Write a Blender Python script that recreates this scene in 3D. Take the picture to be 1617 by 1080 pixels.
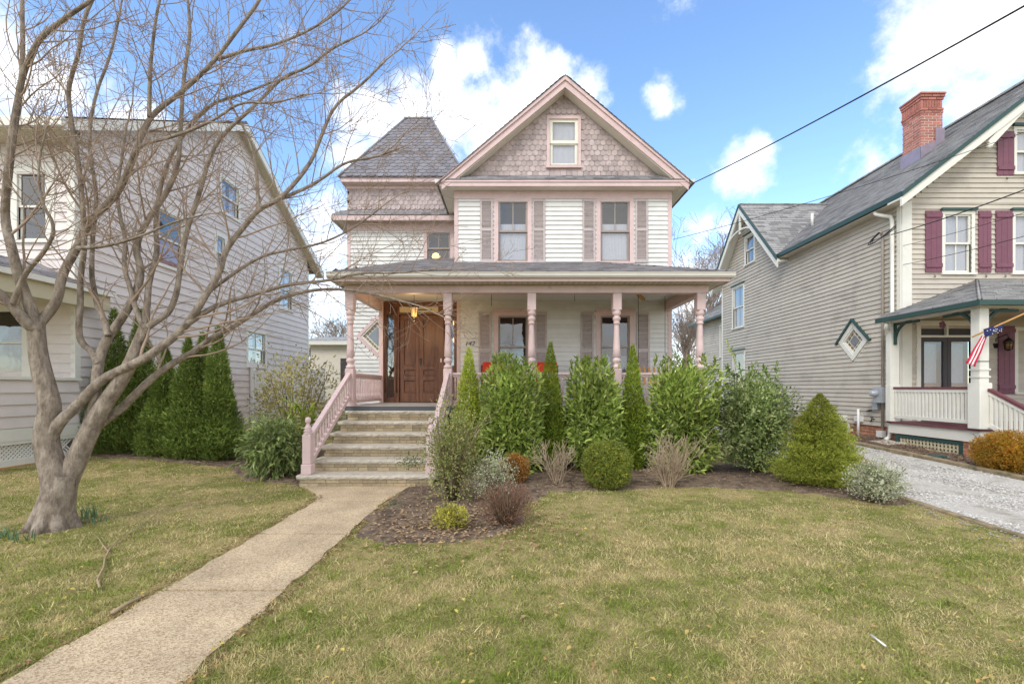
import bpy, math, random
import numpy as np
from mathutils import Matrix, Vector, Euler

for o in list(bpy.data.objects): bpy.data.objects.remove(o)
scene = bpy.context.scene
COL = scene.collection
R = math.radians
random.seed(7)
RNG = np.random.default_rng(11)

# ------------------------------------------------------------------ camera
FPX, CX, HY, EYE = 718.0, 809.0, 612.0, 1.53      # focal length (px of the 1617 px photo), horizon, eye height
cam_d = bpy.data.cameras.new('camera'); cam = bpy.data.objects.new('camera', cam_d); COL.objects.link(cam)
cam.location = (0, 0, EYE); cam.rotation_euler = (R(90), 0, 0)
cam_d.sensor_width = 36; cam_d.lens = FPX*36/1617; cam_d.shift_y = (HY-540)/1617; cam_d.clip_end = 2000
scene.camera = cam

def P(x, y, d):                                    # photo pixel + distance -> point
    return Vector(((x-CX)*d/FPX, d, EYE-(y-HY)*d/FPX))
def PX(x, d): return (x-CX)*d/FPX
def PZ(y, d): return EYE-(y-HY)*d/FPX

# ------------------------------------------------------------------ sky, sun, exposure
SUN_EL, SUN_AZ = 42.0, 214.0                        # azimuth measured from +Y clockwise: behind the camera, a little to the left
world = bpy.data.worlds.new('World'); scene.world = world; world.use_nodes = True
wn, wl = world.node_tree.nodes, world.node_tree.links
wn.clear()
def N(tree, t, **kw):
    n = tree.nodes.new(t)
    for k, v in kw.items(): setattr(n, k, v)
    return n
def wmath(op, a, b=None, c=None, clamp=False):
    n = N(world.node_tree, 'ShaderNodeMath', operation=op, use_clamp=clamp)
    for i, v in enumerate((a, b, c)):
        if v is None: continue
        if isinstance(v, (int, float)): n.inputs[i].default_value = v
        else: wl.new(v, n.inputs[i])
    return n.outputs[0]
out = N(world.node_tree, 'ShaderNodeOutputWorld'); bg = N(world.node_tree, 'ShaderNodeBackground')
sky = N(world.node_tree, 'ShaderNodeTexSky', sky_type='NISHITA', sun_disc=False)
sky.sun_elevation = R(SUN_EL); sky.sun_rotation = R(SUN_AZ); sky.air_density = 1.0; sky.dust_density = 0.15; sky.ozone_density = 3.0
geo = N(world.node_tree, 'ShaderNodeTexCoord')
SKYVEC = geo.outputs['Generated']
clouds = [  # photo px centre, radius px
 (600,175,48),(650,185,66),(715,190,62),(690,232,66),(760,225,48),(640,240,46),(560,250,36),
 (850,118,44),(820,165,46),(885,105,26),(790,215,42),(705,100,30),(740,95,26),
 (1040,150,22),(1050,170,20),(930,140,26),
 (1165,265,30),(1195,240,22),(1145,278,18),
 (1480,85,84),(1570,80,96),(1420,120,50),(1450,172,50),(1540,160,74),(1617,20,90),(1700,140,120),
 (1385,255,42),(1415,235,34),(1110,362,26),(1140,364,18),
 (40,150,85),(100,130,56),(-40,130,110),(10,200,66),(190,185,30),(240,195,24),
 (520,340,45),(515,400,60),(530,470,70),(500,530,80),(1090,470,70),(1100,540,80)]
ns = N(world.node_tree, 'ShaderNodeTexNoise'); ns.inputs['Scale'].default_value = 7.5; ns.inputs['Detail'].default_value = 9; ns.inputs['Roughness'].default_value = .66
wl.new(SKYVEC, ns.inputs['Vector'])
ns2 = N(world.node_tree, 'ShaderNodeTexNoise'); ns2.inputs['Scale'].default_value = 2.6; ns2.inputs['Detail'].default_value = 4
wl.new(SKYVEC, ns2.inputs['Vector'])
acc = None
for (cx, cy, cr) in clouds:
    v = Vector(((cx-CX), FPX, (HY-cy))); L = v.length; v.normalize()
    dn = N(world.node_tree, 'ShaderNodeVectorMath', operation='DISTANCE'); wl.new(SKYVEC, dn.inputs[0]); dn.inputs[1].default_value = v
    val = wmath('SUBTRACT', 1.0, wmath('MULTIPLY', dn.outputs['Value'], L/cr))
    acc = val if acc is None else wmath('MAXIMUM', acc, val)
sep = N(world.node_tree, 'ShaderNodeSeparateXYZ'); wl.new(SKYVEC, sep.inputs[0])
# out-of-view sky: broken cumulus goes on, thickened to add soft fill light
front = wmath('MULTIPLY_ADD', sep.outputs[1], 4.0, -1.2, clamp=True)
gen = wmath('SUBTRACT', wmath('MULTIPLY_ADD', ns2.outputs['Fac'], 6.0, -2.05), wmath('MULTIPLY', front, 3.0))
acc = wmath('MAXIMUM', acc, gen)
acc = wmath('MAXIMUM', acc, -1.0)
m = wmath('ADD', acc, wmath('MULTIPLY_ADD', ns.outputs['Fac'], 5.4, -2.65))
cm = N(world.node_tree, 'ShaderNodeMapRange', interpolation_type='SMOOTHSTEP'); wl.new(m, cm.inputs['Value'])
cm.inputs['From Min'].default_value = -.35; cm.inputs['From Max'].default_value = 1.45
SKY_STR = 0.15
mixc = N(world.node_tree, 'ShaderNodeMix', data_type='RGBA')
wl.new(cm.outputs[0], mixc.inputs['Factor'])
sat = N(world.node_tree, 'ShaderNodeHueSaturation'); sat.inputs['Saturation'].default_value = 1.04; sat.inputs['Value'].default_value = .86
wl.new(sky.outputs[0], sat.inputs['Color']); wl.new(sat.outputs[0], mixc.inputs['A'])
# cloud brightness: white with soft grey variation
cv = N(world.node_tree, 'ShaderNodeMapRange'); wl.new(ns2.outputs['Fac'], cv.inputs['Value'])
cv.inputs['To Min'].default_value = 3.1; cv.inputs['To Max'].default_value = 4.6
cc = N(world.node_tree, 'ShaderNodeCombineColor')
for i, k in enumerate((1.0, 1.0, 1.01)): wl.new(wmath('MULTIPLY', cv.outputs[0], k), cc.inputs[i])
wl.new(cc.outputs[0], mixc.inputs['B'])
wl.new(mixc.outputs['Result'], bg.inputs['Color']); bg.inputs['Strength'].default_value = SKY_STR
wl.new(bg.outputs[0], out.inputs[0])
sun_d = bpy.data.lights.new('sun', 'SUN'); sun_d.energy = .72; sun_d.angle = R(24); sun_d.color = (1, .965, .91)
sun = bpy.data.objects.new('sun', sun_d); COL.objects.link(sun)
az, el = R(SUN_AZ), R(SUN_EL)
sdir = Vector((math.sin(az)*math.cos(el), math.cos(az)*math.cos(el), math.sin(el)))
sun.rotation_euler = (-sdir).to_track_quat('-Z', 'Y').to_euler(); sun.location = (0, -20, 30)
vs = scene.view_settings; vs.view_transform = 'Standard'; vs.look = 'None'; vs.gamma = 1; vs.use_curve_mapping = False
vs.exposure = 1.48
scene.render.engine = 'CYCLES'

# ------------------------------------------------------------------ materials
MATS = {}
def S(r, g, b):                                    # sRGB 0..255 -> linear
    f = lambda c: (c/255)/12.92 if c/255 <= .04045 else ((c/255+.055)/1.055)**2.4
    return (f(r), f(g), f(b))
def mat(name, col, rough=.6, var=.12, scale=6, bump=0, bscale=60, spec=.3, objvar=0, attr=False, metal=0, transl=0,
        col2=None, f2=(.45, .6), scale2=3, stretch=(1, 1, 1), detail=6, emit=None):
    m = bpy.data.materials.new(name); m.use_nodes = True; t = m.node_tree; n = t.nodes; l = t.links
    b = n['Principled BSDF']
    b.inputs['Roughness'].default_value = rough; b.inputs['Specular IOR Level'].default_value = spec; b.inputs['Metallic'].default_value = metal
    g = N(t, 'ShaderNodeNewGeometry'); mp = N(t, 'ShaderNodeMapping'); mp.inputs['Scale'].default_value = stretch
    l.new(g.outputs['Position'], mp.inputs['Vector'])
    def noise(sc, det=detail):
        q = N(t, 'ShaderNodeTexNoise'); q.inputs['Scale'].default_value = sc; q.inputs['Detail'].default_value = det; q.inputs['Roughness'].default_value = .6
        l.new(mp.outputs[0], q.inputs['Vector']); return q
    if attr:
        a = N(t, 'ShaderNodeAttribute', attribute_name='Col'); base = a.outputs['Color']
    else:
        rgb = N(t, 'ShaderNodeRGB'); rgb.outputs[0].default_value = (*col, 1); base = rgb.outputs[0]
    if col2:
        q = noise(scale2); mr = N(t, 'ShaderNodeMapRange', interpolation_type='SMOOTHSTEP'); l.new(q.outputs['Fac'], mr.inputs['Value'])
        mr.inputs['From Min'].default_value, mr.inputs['From Max'].default_value = f2
        mx = N(t, 'ShaderNodeMix', data_type='RGBA'); l.new(mr.outputs[0], mx.inputs['Factor']); l.new(base, mx.inputs['A']); mx.inputs['B'].default_value = (*col2, 1)
        base = mx.outputs['Result']
    val = None
    if var:
        q = noise(scale); mr = N(t, 'ShaderNodeMapRange'); l.new(q.outputs['Fac'], mr.inputs['Value'])
        mr.inputs['From Min'].default_value = .25; mr.inputs['From Max'].default_value = .75
        mr.inputs['To Min'].default_value = 1-var; mr.inputs['To Max'].default_value = 1+var; val = mr.outputs[0]
    if objvar:
        oi = N(t, 'ShaderNodeObjectInfo'); mr = N(t, 'ShaderNodeMapRange'); l.new(oi.outputs['Random'], mr.inputs['Value'])
        mr.inputs['To Min'].default_value = 1-objvar; mr.inputs['To Max'].default_value = 1+objvar
        if val is None: val = mr.outputs[0]
        else:
            mm = N(t, 'ShaderNodeMath', operation='MULTIPLY'); l.new(val, mm.inputs[0]); l.new(mr.outputs[0], mm.inputs[1]); val = mm.outputs[0]
    if val is not None:
        vm = N(t, 'ShaderNodeVectorMath', operation='SCALE'); l.new(base, vm.inputs[0]); l.new(val, vm.inputs['Scale']); base = vm.outputs[0]
    l.new(base, b.inputs['Base Color'])
    if bump:
        q = noise(bscale, 5); bp = N(t, 'ShaderNodeBump'); bp.inputs['Strength'].default_value = min(1, bump); bp.inputs['Distance'].default_value = .01
        l.new(q.outputs['Fac'], bp.inputs['Height']); l.new(bp.outputs[0], b.inputs['Normal'])
    if emit:
        b.inputs['Emission Color'].default_value = (*emit[0], 1); b.inputs['Emission Strength'].default_value = emit[1]
    if transl:
        o = n['Material Output']; tr = N(t, 'ShaderNodeBsdfTranslucent'); l.new(base, tr.inputs['Color'])
        ms = N(t, 'ShaderNodeMixShader'); ms.inputs[0].default_value = transl; l.new(b.outputs[0], ms.inputs[1]); l.new(tr.outputs[0], ms.inputs[2]); l.new(ms.outputs[0], o.inputs['Surface'])
    MATS[name] = m; return m
def glass_mat(name, tint, k=1.0, rough=.02):
    m = bpy.data.materials.new(name); m.use_nodes = True; t = m.node_tree; n = t.nodes; l = t.links; n.remove(n['Principled BSDF'])
    fr = N(t, 'ShaderNodeFresnel'); gb_ = N(t, 'ShaderNodeNewGeometry'); io = N(t, 'ShaderNodeMapRange'); l.new(gb_.outputs['Backfacing'], io.inputs['Value']); io.inputs['To Min'].default_value = 1.5; io.inputs['To Max'].default_value = 1/1.5; l.new(io.outputs[0], fr.inputs['IOR'])
    mm = N(t, 'ShaderNodeMath', operation='MULTIPLY_ADD', use_clamp=True); l.new(fr.outputs[0], mm.inputs[0]); mm.inputs[1].default_value = 1.6*k; mm.inputs[2].default_value = .04*k
    tr = N(t, 'ShaderNodeBsdfTransparent'); tr.inputs[0].default_value = (*tint, 1)
    gl = N(t, 'ShaderNodeBsdfGlossy'); gl.inputs['Roughness'].default_value = rough
    g = N(t, 'ShaderNodeNewGeometry'); q = N(t, 'ShaderNodeTexNoise'); q.inputs['Scale'].default_value = 2.5; l.new(g.outputs['Position'], q.inputs['Vector'])
    bp = N(t, 'ShaderNodeBump'); bp.inputs['Strength'].default_value = .12; bp.inputs['Distance'].default_value = .02; l.new(q.outputs['Fac'], bp.inputs['Height']); l.new(bp.outputs[0], gl.inputs['Normal'])
    ms = N(t, 'ShaderNodeMixShader'); l.new(mm.outputs[0], ms.inputs[0]); l.new(tr.outputs[0], ms.inputs[1]); l.new(gl.outputs[0], ms.inputs[2])
    l.new(ms.outputs[0], n['Material Output'].inputs['Surface']); MATS[name] = m; return m

mat('white_siding', (.69,.678,.645), .55, .09, 3, .15, 30, .3, .06, col2=(.62,.60,.55), f2=(.60,.80), scale2=2.2)
mat('pink_trim', S(208,183,179), .5, .09, 5, .15, 40, .3, .05, col2=S(186,162,157), f2=(.58,.75), scale2=7)
mat('mauve_shingle', S(180,165,162), .75, .16, 14, .3, 60, .15, .16, col2=S(156,142,139), f2=(.5,.7), scale2=5)
mat('shutter_paint', S(190,177,173), .6, .12, 9, .2, 60, .25, .05, col2=S(166,156,158), f2=(.5,.65), scale2=9)
mat('cream_trim', S(212,204,188), .5, .05, 5, .1, 40)
mat('cream_sash', S(226,222,206), .45, .05, 6)
mat('grey_sash', S(158,146,138), .5, .06, 6)
mat('slate', S(120,117,122), .6, .16, 12, .35, 50, .3, .17)
mat('roof_shingle', S(156,152,153), .85, .28, 26, .5, 120, .15, 0, col2=S(128,125,128), f2=(.42,.62), scale2=5)
mat('roof_shingle_grey', S(160,158,156), .85, .28, 22, .5, 120, .15, 0, col2=S(126,124,125), f2=(.42,.62), scale2=4)
mat('roof_tab', (.3,.3,.3), .85, .12, 40, .5, 140, .15, attr=True)
mat('gutter_metal', S(205,200,190), .4, .06, 4, 0, 40, .4)
mat('porch_ceiling', S(206,207,202), .6, .05, 4)
mat('porch_floor', S(170,166,160), .55, .12, 6, .15, 30)
mat('floor_edge', S(84,86,90), .6, .12, 6)
mat('door_wood', S(112,76,57), .42, .30, 9, .2, 50, .35, 0, col2=S(84,57,44), f2=(.45,.7), scale2=3, stretch=(3.0,3.0,.5))
mat('door_metal', (.05,.045,.04), .35, .1, 6, metal=.8)
mat('step_slab', S(194,184,167), .85, .2, 18, .8, 45, .15, .05, col2=S(178,168,151), f2=(.5,.7), scale2=6)
mat('step_brick', S(168,151,122), .85, .22, 30, .6, 90, .15, .22)
mat('step_mortar', S(104,91,74), .95, .15, 30, .3, 90, .1)
mat('red_brick', S(172,114,102), .85, .2, 30, .6, 90, .15, .22, col2=S(166,108,96), f2=(.45,.7), scale2=8)
mat('old_brick', S(178,122,92), .85, .2, 30, .6, 90, .15, .28, col2=S(140,98,76), f2=(.45,.7), scale2=6)
mat('brick_mortar', S(206,192,180), .95, .15, 30, .3, 90, .1)
mat('lead_flashing', S(150,138,150), .4, .14, 6, .1, 20, .4, metal=.3)
mat('taupe_siding', S(191,182,168), .55, .07, 3, .15, 30, .3, .06, col2=S(176,167,154), f2=(.5,.7), scale2=1.6)
mat('white_trim', S(222,219,208), .45, .05, 5)
mat('green_trim', S(52,78,74), .45, .12, 6)
mat('plum_paint', S(120,76,90), .5, .12, 8, .1, 40, .3, .05)
mat('plum_deck', S(110,66,72), .55, .12, 8)
mat('lilac_siding', S(217,207,201), .5, .05, 3, .1, 20, .3, .025, col2=S(209,198,192), f2=(.5,.7), scale2=1.4)
mat('soffit_cream', S(196,186,158), .6, .06, 4)
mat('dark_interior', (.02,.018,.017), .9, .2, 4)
mat('dim_interior', (.10,.085,.07), .9, .2, 4)
mat('curtain', (.50,.51,.54), .9, .06, 8, transl=.08)
mat('lace_curtain', (.50,.51,.54), .9, .12, 40, transl=.08)
mat('red_curtain', (.28,.10,.08), .9, .15, 8)
mat('warm_wall', (.42,.32,.18), .9, .1, 4)
mat('dark_screen', S(70,66,68), .5, .1, 6)
mat('oak_panel', S(150,112,78), .5, .15, 8, stretch=(3,3,.5))
mat('black_iron', (.02,.02,.02), .45, .1, 6, metal=.5)
mat('brass', S(190,150,70), .3, .1, 6, metal=.9)
mat('meter_grey', S(178,182,186), .4, .06, 6, metal=.3)
mat('pvc_white', S(224,222,216), .4, .04, 6)
mat('conduit_taupe', S(168,158,146), .5, .06, 6)
mat('red_cushion', S(206,60,36), .8, .08, 10)
mat('raw_wood', S(186,142,86), .7, .12, 8, stretch=(1,4,4))
mat('flag_blue', S(36,42,84), .8, .08, 10); mat('flag_red', S(188,44,72), .8, .08, 10); mat('flag_white', S(232,226,222), .8, .04, 10)
mat('lamp_glow', (1,.62,.25), .5, 0, emit=((1,.56,.18), 2.2))
mat('amber_glass', S(214,160,86), .3, .1, 8, emit=((1,.55,.2), .35))
mat('bulb_glow', (1,.7,.35), .5, 0, emit=((1,.58,.16), 1.3))
mat('lit_transom_glass', S(176,148,96), .15, .3, 3, spec=.5, emit=((1,.75,.35), .05))  # weak emission stands in for hall light showing through the transom
glass_mat('pane_glass', (.92,.93,.95), 1.3); glass_mat('pane_dark', (.62,.64,.68), 1.5)
mat('stained_amber', S(128,102,70), .2, .2, 12, spec=.5); mat('stained_clear', S(126,128,132), .12, .15, 8, spec=.5)
mat('rubber_wire', (.016,.016,.018), .5, .1, 6)
# ground
mat('soil', S(150,134,94), .95, .25, 9, .6, 70, .1, 0, col2=S(116,112,66), f2=(.42,.58), scale2=1.3)
mat('mulch', S(126,109,92), .95, .4, 26, 1, 60, .1, 0, col2=S(94,81,70), f2=(.42,.6), scale2=5)
mat('mulch_chip', S(98,78,62), .95, 0, attr=True, spec=.1)
mat('grass', (.2,.2,.05), .7, 0, attr=True, transl=.3, spec=.2)
mat('leaf', (.1,.15,.04), .45, 0, attr=True, transl=.22, spec=.35)
mat('needle', (.1,.15,.04), .75, 0, attr=True, transl=.2, spec=.12)
mat('leaf_gloss', (.1,.15,.04), .42, 0, attr=True, transl=.25, spec=.3)
mat('litter', (.3,.2,.05), .7, 0, attr=True, transl=.15, spec=.2)
mat('twig_tan', S(172,152,128), .85, .2, 14)
mat('twig_brown', S(156,136,118), .85, .2, 14)
mat('far_twig', S(150,136,126), .9, .15, 6)
mat('stem_wood', S(104,88,70), .9, .25, 20, .4, 60, .1)
mat('gravel_base', S(186,180,170), .95, .3, 60, 1, 90, .1, 0, col2=S(158,150,136), f2=(.5,.68), scale2=2.5)
mat('pebble', (.6,.6,.6), .85, 0, attr=True, spec=.15)
mat('timber_edge', S(150,134,108), .95, .25, 9, .8, 30, .1, 0, col2=S(112,104,80), f2=(.45,.65), scale2=4)
mat('fallen_wood', S(160,140,114), .85, .2, 16, .5, 50, .1)

def bark_mat():
    m = bpy.data.materials.new('bark'); m.use_nodes = True; t = m.node_tree; n = t.nodes; l = t.links; b = n['Principled BSDF']; b.inputs['Roughness'].default_value = .9; b.inputs['Specular IOR Level'].default_value = .12
    g = N(t, 'ShaderNodeNewGeometry'); mp = N(t, 'ShaderNodeMapping'); mp.inputs['Scale'].default_value = (1.6, 1.6, .8); l.new(g.outputs['Position'], mp.inputs[0])
    q = N(t, 'ShaderNodeTexNoise'); q.inputs['Scale'].default_value = 9; q.inputs['Detail'].default_value = 9; q.inputs['Roughness'].default_value = .65; l.new(mp.outputs[0], q.inputs[0])
    r = N(t, 'ShaderNodeValToRGB'); e = r.color_ramp.elements; e[0].position = .3; e[0].color = (*S(104,91,80), 1); e[1].position = .72; e[1].color = (*S(178,165,149), 1)
    l.new(q.outputs['Fac'], r.inputs[0]); l.new(r.outputs[0], b.inputs['Base Color'])
    mp2 = N(t, 'ShaderNodeMapping'); mp2.inputs['Scale'].default_value = (5, 5, .9); l.new(g.outputs['Position'], mp2.inputs[0])
    q2 = N(t, 'ShaderNodeTexNoise'); q2.inputs['Scale'].default_value = 5; q2.inputs['Detail'].default_value = 6; l.new(mp2.outputs[0], q2.inputs[0])
    ad = N(t, 'ShaderNodeMath', operation='ADD'); l.new(q.outputs['Fac'], ad.inputs[0]); l.new(q2.outputs['Fac'], ad.inputs[1])
    bp = N(t, 'ShaderNodeBump'); bp.inputs['Strength'].default_value = 1.0; bp.inputs['Distance'].default_value = .035; l.new(ad.outputs[0], bp.inputs['Height']); l.new(bp.outputs[0], b.inputs['Normal']); MATS['bark'] = m
bark_mat()
def path_mat():
    m = bpy.data.materials.new('path_aggregate'); m.use_nodes = True; t = m.node_tree; n = t.nodes; l = t.links; b = n['Principled BSDF']; b.inputs['Roughness'].default_value = .85; b.inputs['Specular IOR Level'].default_value = .2
    g = N(t, 'ShaderNodeNewGeometry')
    v = N(t, 'ShaderNodeTexVoronoi'); v.inputs['Scale'].default_value = 120; l.new(g.outputs['Position'], v.inputs['Vector'])
    r = N(t, 'ShaderNodeValToRGB'); e = r.color_ramp.elements; e[0].position = 0; e[0].color = (*S(152,130,102), 1); e[1].position = 1; e[1].color = (*S(210,190,158), 1)
    e2 = e.new(.5); e2.color = (*S(192,171,141), 1)
    sp = N(t, 'ShaderNodeSeparateColor'); l.new(v.outputs['Color'], sp.inputs[0]); l.new(sp.outputs[0], r.inputs[0])
    q = N(t, 'ShaderNodeTexNoise'); q.inputs['Scale'].default_value = 2.2; q.inputs['Detail'].default_value = 7; l.new(g.outputs['Position'], q.inputs['Vector'])
    mr = N(t, 'ShaderNodeMapRange'); l.new(q.outputs['Fac'], mr.inputs[0]); mr.inputs['From Min'].default_value = .3; mr.inputs['From Max'].default_value = .7; mr.inputs['To Min'].default_value = .76; mr.inputs['To Max'].default_value = 1.1
    vm = N(t, 'ShaderNodeVectorMath', operation='SCALE'); l.new(r.outputs[0], vm.inputs[0]); l.new(mr.outputs[0], vm.inputs['Scale']); l.new(vm.outputs[0], b.inputs['Base Color'])
    bp = N(t, 'ShaderNodeBump'); bp.inputs['Strength'].default_value = .7; bp.inputs['Distance'].default_value = .004; l.new(v.outputs['Distance'], bp.inputs['Height']); l.new(bp.outputs[0], b.inputs['Normal']); MATS['path_aggregate'] = m
path_mat()

# ------------------------------------------------------------------ object helpers
WM = {}
def link(o, parent=None, M=None):
    COL.objects.link(o)
    M = M or Matrix.Identity(4)
    if parent is not None:
        o.parent = parent; o.matrix_parent_inverse = WM[parent.name].inverted()
    o.matrix_basis = M; WM[o.name] = M
    return o
def tag(o, label=None, cat=None, group=None, kind=None):
    for k, v in (('label', label), ('category', cat), ('group', group), ('kind', kind)):
        if v: o[k] = v
    return o
def root(name, loc, label, cat, group=None):
    o = bpy.data.objects.new(name, None); o.empty_display_size = .2
    return tag(link(o, None, Matrix.Translation(Vector(loc))), label, cat, group)
def inst(name, me, parent, M):
    return link(bpy.data.objects.new(name, me), parent, M)

class Frame:                                        # wall-aligned coordinates: u along, n outward, z up
    def __init__(s, o, u, n): s.o, s.u, s.n, s.z = Vector(o), Vector(u), Vector(n), Vector((0, 0, 1)); s.det = s.u.cross(s.n).dot(s.z)
    def __call__(s, u, n, z): return s.o + s.u*u + s.n*n + s.z*z
    def M(s, u, n, z, su=1, sn=1, sz=1):
        M = Matrix.Identity(4)
        for i in range(3): M[i][0] = s.u[i]*su; M[i][1] = s.n[i]*sn; M[i][2] = s.z[i]*sz
        p = s(u, n, z)
        for i in range(3): M[i][3] = p[i]
        return M
WORLD = Frame((0,0,0), (1,0,0), (0,1,0))
def front_frame(Y): return Frame((0, Y, 0), (1,0,0), (0,-1,0))        # faces the camera (-Y); u = X
def left_frame(X): return Frame((X, 0, 0), (0,1,0), (-1,0,0))         # faces -X; u = Y
def right_frame(X): return Frame((X, 0, 0), (0,1,0), (1,0,0))         # faces +X; u = Y

class MB:
    def __init__(s, F=WORLD): s.v, s.f, s.F, s.sm = [], [], F, []
    def add(s, vs, fs, smooth=False):
        k = len(s.v); F = s.F
        s.v += [tuple(F(*p)) for p in vs]
        for f in fs: s.f.append([i+k for i in (f if F.det > 0 else f[::-1])]); s.sm.append(smooth)
        return s
    def box(s, u0, u1, n0, n1, z0, z1):
        if u0 > u1: u0, u1 = u1, u0
        if n0 > n1: n0, n1 = n1, n0
        if z0 > z1: z0, z1 = z1, z0
        return s.add([(u0,n0,z0),(u1,n0,z0),(u1,n1,z0),(u0,n1,z0),(u0,n0,z1),(u1,n0,z1),(u1,n1,z1),(u0,n1,z1)],
              [(3,2,1,0),(4,5,6,7),(0,1,5,4),(1,2,6,5),(2,3,7,6),(3,0,4,7)])
    def hexa(s, a, b):                               # two matching quads -> closed block
        return s.add(list(a)+list(b), [(3,2,1,0),(4,5,6,7),(0,1,5,4),(1,2,6,5),(2,3,7,6),(3,0,4,7)])
    def poly(s, pts2, n0, n1):                       # prism: polygon in (u,z), from n0 to n1
        k = len(pts2); vs = [(u,n0,z) for u,z in pts2]+[(u,n1,z) for u,z in pts2]
        fs = [tuple(range(k)), tuple(range(2*k-1, k-1, -1))]+[((i+1)%k, i, i+k, (i+1)%k+k) for i in range(k)]
        return s.add(vs, fs)
    def bar(s, a, b, w, h, up=(0,0,1)):              # rectangular bar from a to b (frame coordinates)
        a, b = Vector(a), Vector(b); t = (b-a).normalized(); up = Vector(up); sd = t.cross(up).normalized()*(w/2); uu = sd.cross(t).normalized()*(h/2)
        return s.hexa([a-sd-uu, a+sd-uu, a+sd+uu, a-sd+uu], [b-sd-uu, b+sd-uu, b+sd+uu, b-sd+uu])
    def tube(s, pts, rad, n=6, caps=True):
        pts = [Vector(p) for p in pts]; k = len(pts)
        if not hasattr(rad, '__len__'): rad = [rad]*k
        vs, fs = [], []; ref = Vector((.31,.17,.93))
        for i, p in enumerate(pts):
            t = (pts[min(i+1,k-1)]-pts[max(i-1,0)]); t = t.normalized() if t.length > 1e-9 else Vector((0,0,1))
            if i == 0:
                a = t.cross(ref); a = a.normalized() if a.length > 1e-3 else t.orthogonal().normalized()
            else:
                a = a-t*a.dot(t); a = a.normalized() if a.length > 1e-6 else t.orthogonal().normalized()
            b = t.cross(a)
            for j in range(n):
                th = 2*math.pi*j/n; vs.append(p+(a*math.cos(th)+b*math.sin(th))*rad[i])
        for i in range(k-1):
            for j in range(n):
                j2 = (j+1)%n; fs.append((i*n+j, i*n+j2, (i+1)*n+j2, (i+1)*n+j))
        if caps and n > 3: fs += [tuple(range(n-1,-1,-1)), tuple(range((k-1)*n, k*n))]
        return s.add([tuple(v) for v in vs], fs, True)
    def lathe(s, c, prof, n=14):                     # prof: (r,z) going up
        cx, cy, cz = c; vs, fs = [], []; k = len(prof)
        for r, z in prof:
            for j in range(n): th = 2*math.pi*j/n; vs.append((cx+r*math.cos(th), cy+r*math.sin(th), cz+z))
        for i in range(k-1):
            for j in range(n): j2 = (j+1)%n; fs.append((i*n+j, i*n+j2, (i+1)*n+j2, (i+1)*n+j))
        fs += [tuple(range(n-1,-1,-1)), tuple(range((k-1)*n, k*n))]
        return s.add(vs, fs, True)
    def mesh(s, name, m):
        me = bpy.data.meshes.new(name); me.from_pydata(s.v, [], s.f)
        me.polygons.foreach_set('use_smooth', s.sm); me.materials.append(MATS[m]); me.update(); return me
    def build(s, name, m, parent=None, label=None):
        o = link(bpy.data.objects.new(name, s.mesh(name, m)), parent)
        if label: o['label'] = label
        return o
def bevel(o, w=.006, seg=2):
    b = o.modifiers.new('bevel', 'BEVEL'); b.width = w; b.segments = seg; b.limit_method = 'ANGLE'; return o

def rowspan(poly, z):                                # interval of a convex polygon at height z
    xs = []
    for (a, b) in zip(poly, poly[1:]+poly[:1]):
        if (a[1]-z)*(b[1]-z) < 0: xs.append(a[0]+(b[0]-a[0])*(z-a[1])/(b[1]-a[1]))
    return (min(xs), max(xs)) if len(xs) >= 2 else None
def cut(iv, holes, z):
    segs = [iv]
    for h in holes:
        h0, h1 = (h[0], h[1]) if len(h) == 4 else (None, None)
        if len(h) == 4:
            if not (h[2] < z < h[3]): continue
        else:                                        # diamond: (centre u, centre z, half)
            w = h[2]-abs(z-h[1])
            if w <= 0: continue
            h0, h1 = h[0]-w, h[0]+w
        nxt = []
        for a, b in segs:
            if h1 <= a or h0 >= b: nxt.append((a, b)); continue
            if h0 > a: nxt.append((a, h0))
            if h1 < b: nxt.append((h1, b))
        segs = nxt
    return [s for s in segs if s[1]-s[0] > .02]
BOARD = {}
def board_mesh(expo, m):
    k = (round(expo, 3), m)
    if k not in BOARD:
        t = .030; h = expo+.012
        b = MB(); b.add([(0,0,0),(1,0,0),(1,t,0),(0,t,0),(0,0,h),(1,0,h),(1,.003,h),(0,.003,h)],
            [(3,2,1,0),(4,5,6,7),(0,1,5,4),(1,2,6,5),(2,3,7,6),(3,0,4,7)])
        BOARD[k] = b.mesh('clapboard', m)
    return BOARD[k]
def siding(parent, F, poly, expo, holes, m, name='wall', boards=True):
    zs = [p[1] for p in poly]; z = min(zs); zt = max(zs); bk = MB(F); todo = []
    while z < zt-.02:
        h = min(expo, zt-z); iv = rowspan(poly, z+h*.5)
        if iv:
            for a, b in cut(iv, holes, z+h*.5): bk.box(a, b, -.03, 0.0, z, z+h); todo.append((a, b, z))
        z += expo
    w = bk.build(name, m, parent)
    if boards:
        me = board_mesh(expo, m)
        for a, b, z in todo: inst('clapboard', me, w, F.M(a, .0015, z, b-a))
    return w
def scale_mesh(w, h, t, m, name, seg=8, square=False):
    pts = [(-w/2, h*1.5), (-w/2, h*.42)]
    for i in range(1, seg): th = math.pi*i/seg; pts.append((-w/2*math.cos(th), h*.42-h*.42*math.sin(th)))
    pts += [(w/2, h*.42), (w/2, h*1.5)]
    b = MB(); k = len(pts); vs = []
    for u, z in pts: vs.append((u, t*.0, z))
    for u, z in pts: vs.append((u, .004+t*(1-z/(h*1.5)), z))
    fs = [tuple(range(k)), tuple(range(2*k-1,k-1,-1))]+[((i+1)%k, i, i+k, (i+1)%k+k) for i in range(k)]
    b.add(vs, fs); return b.mesh(name, m)

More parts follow.
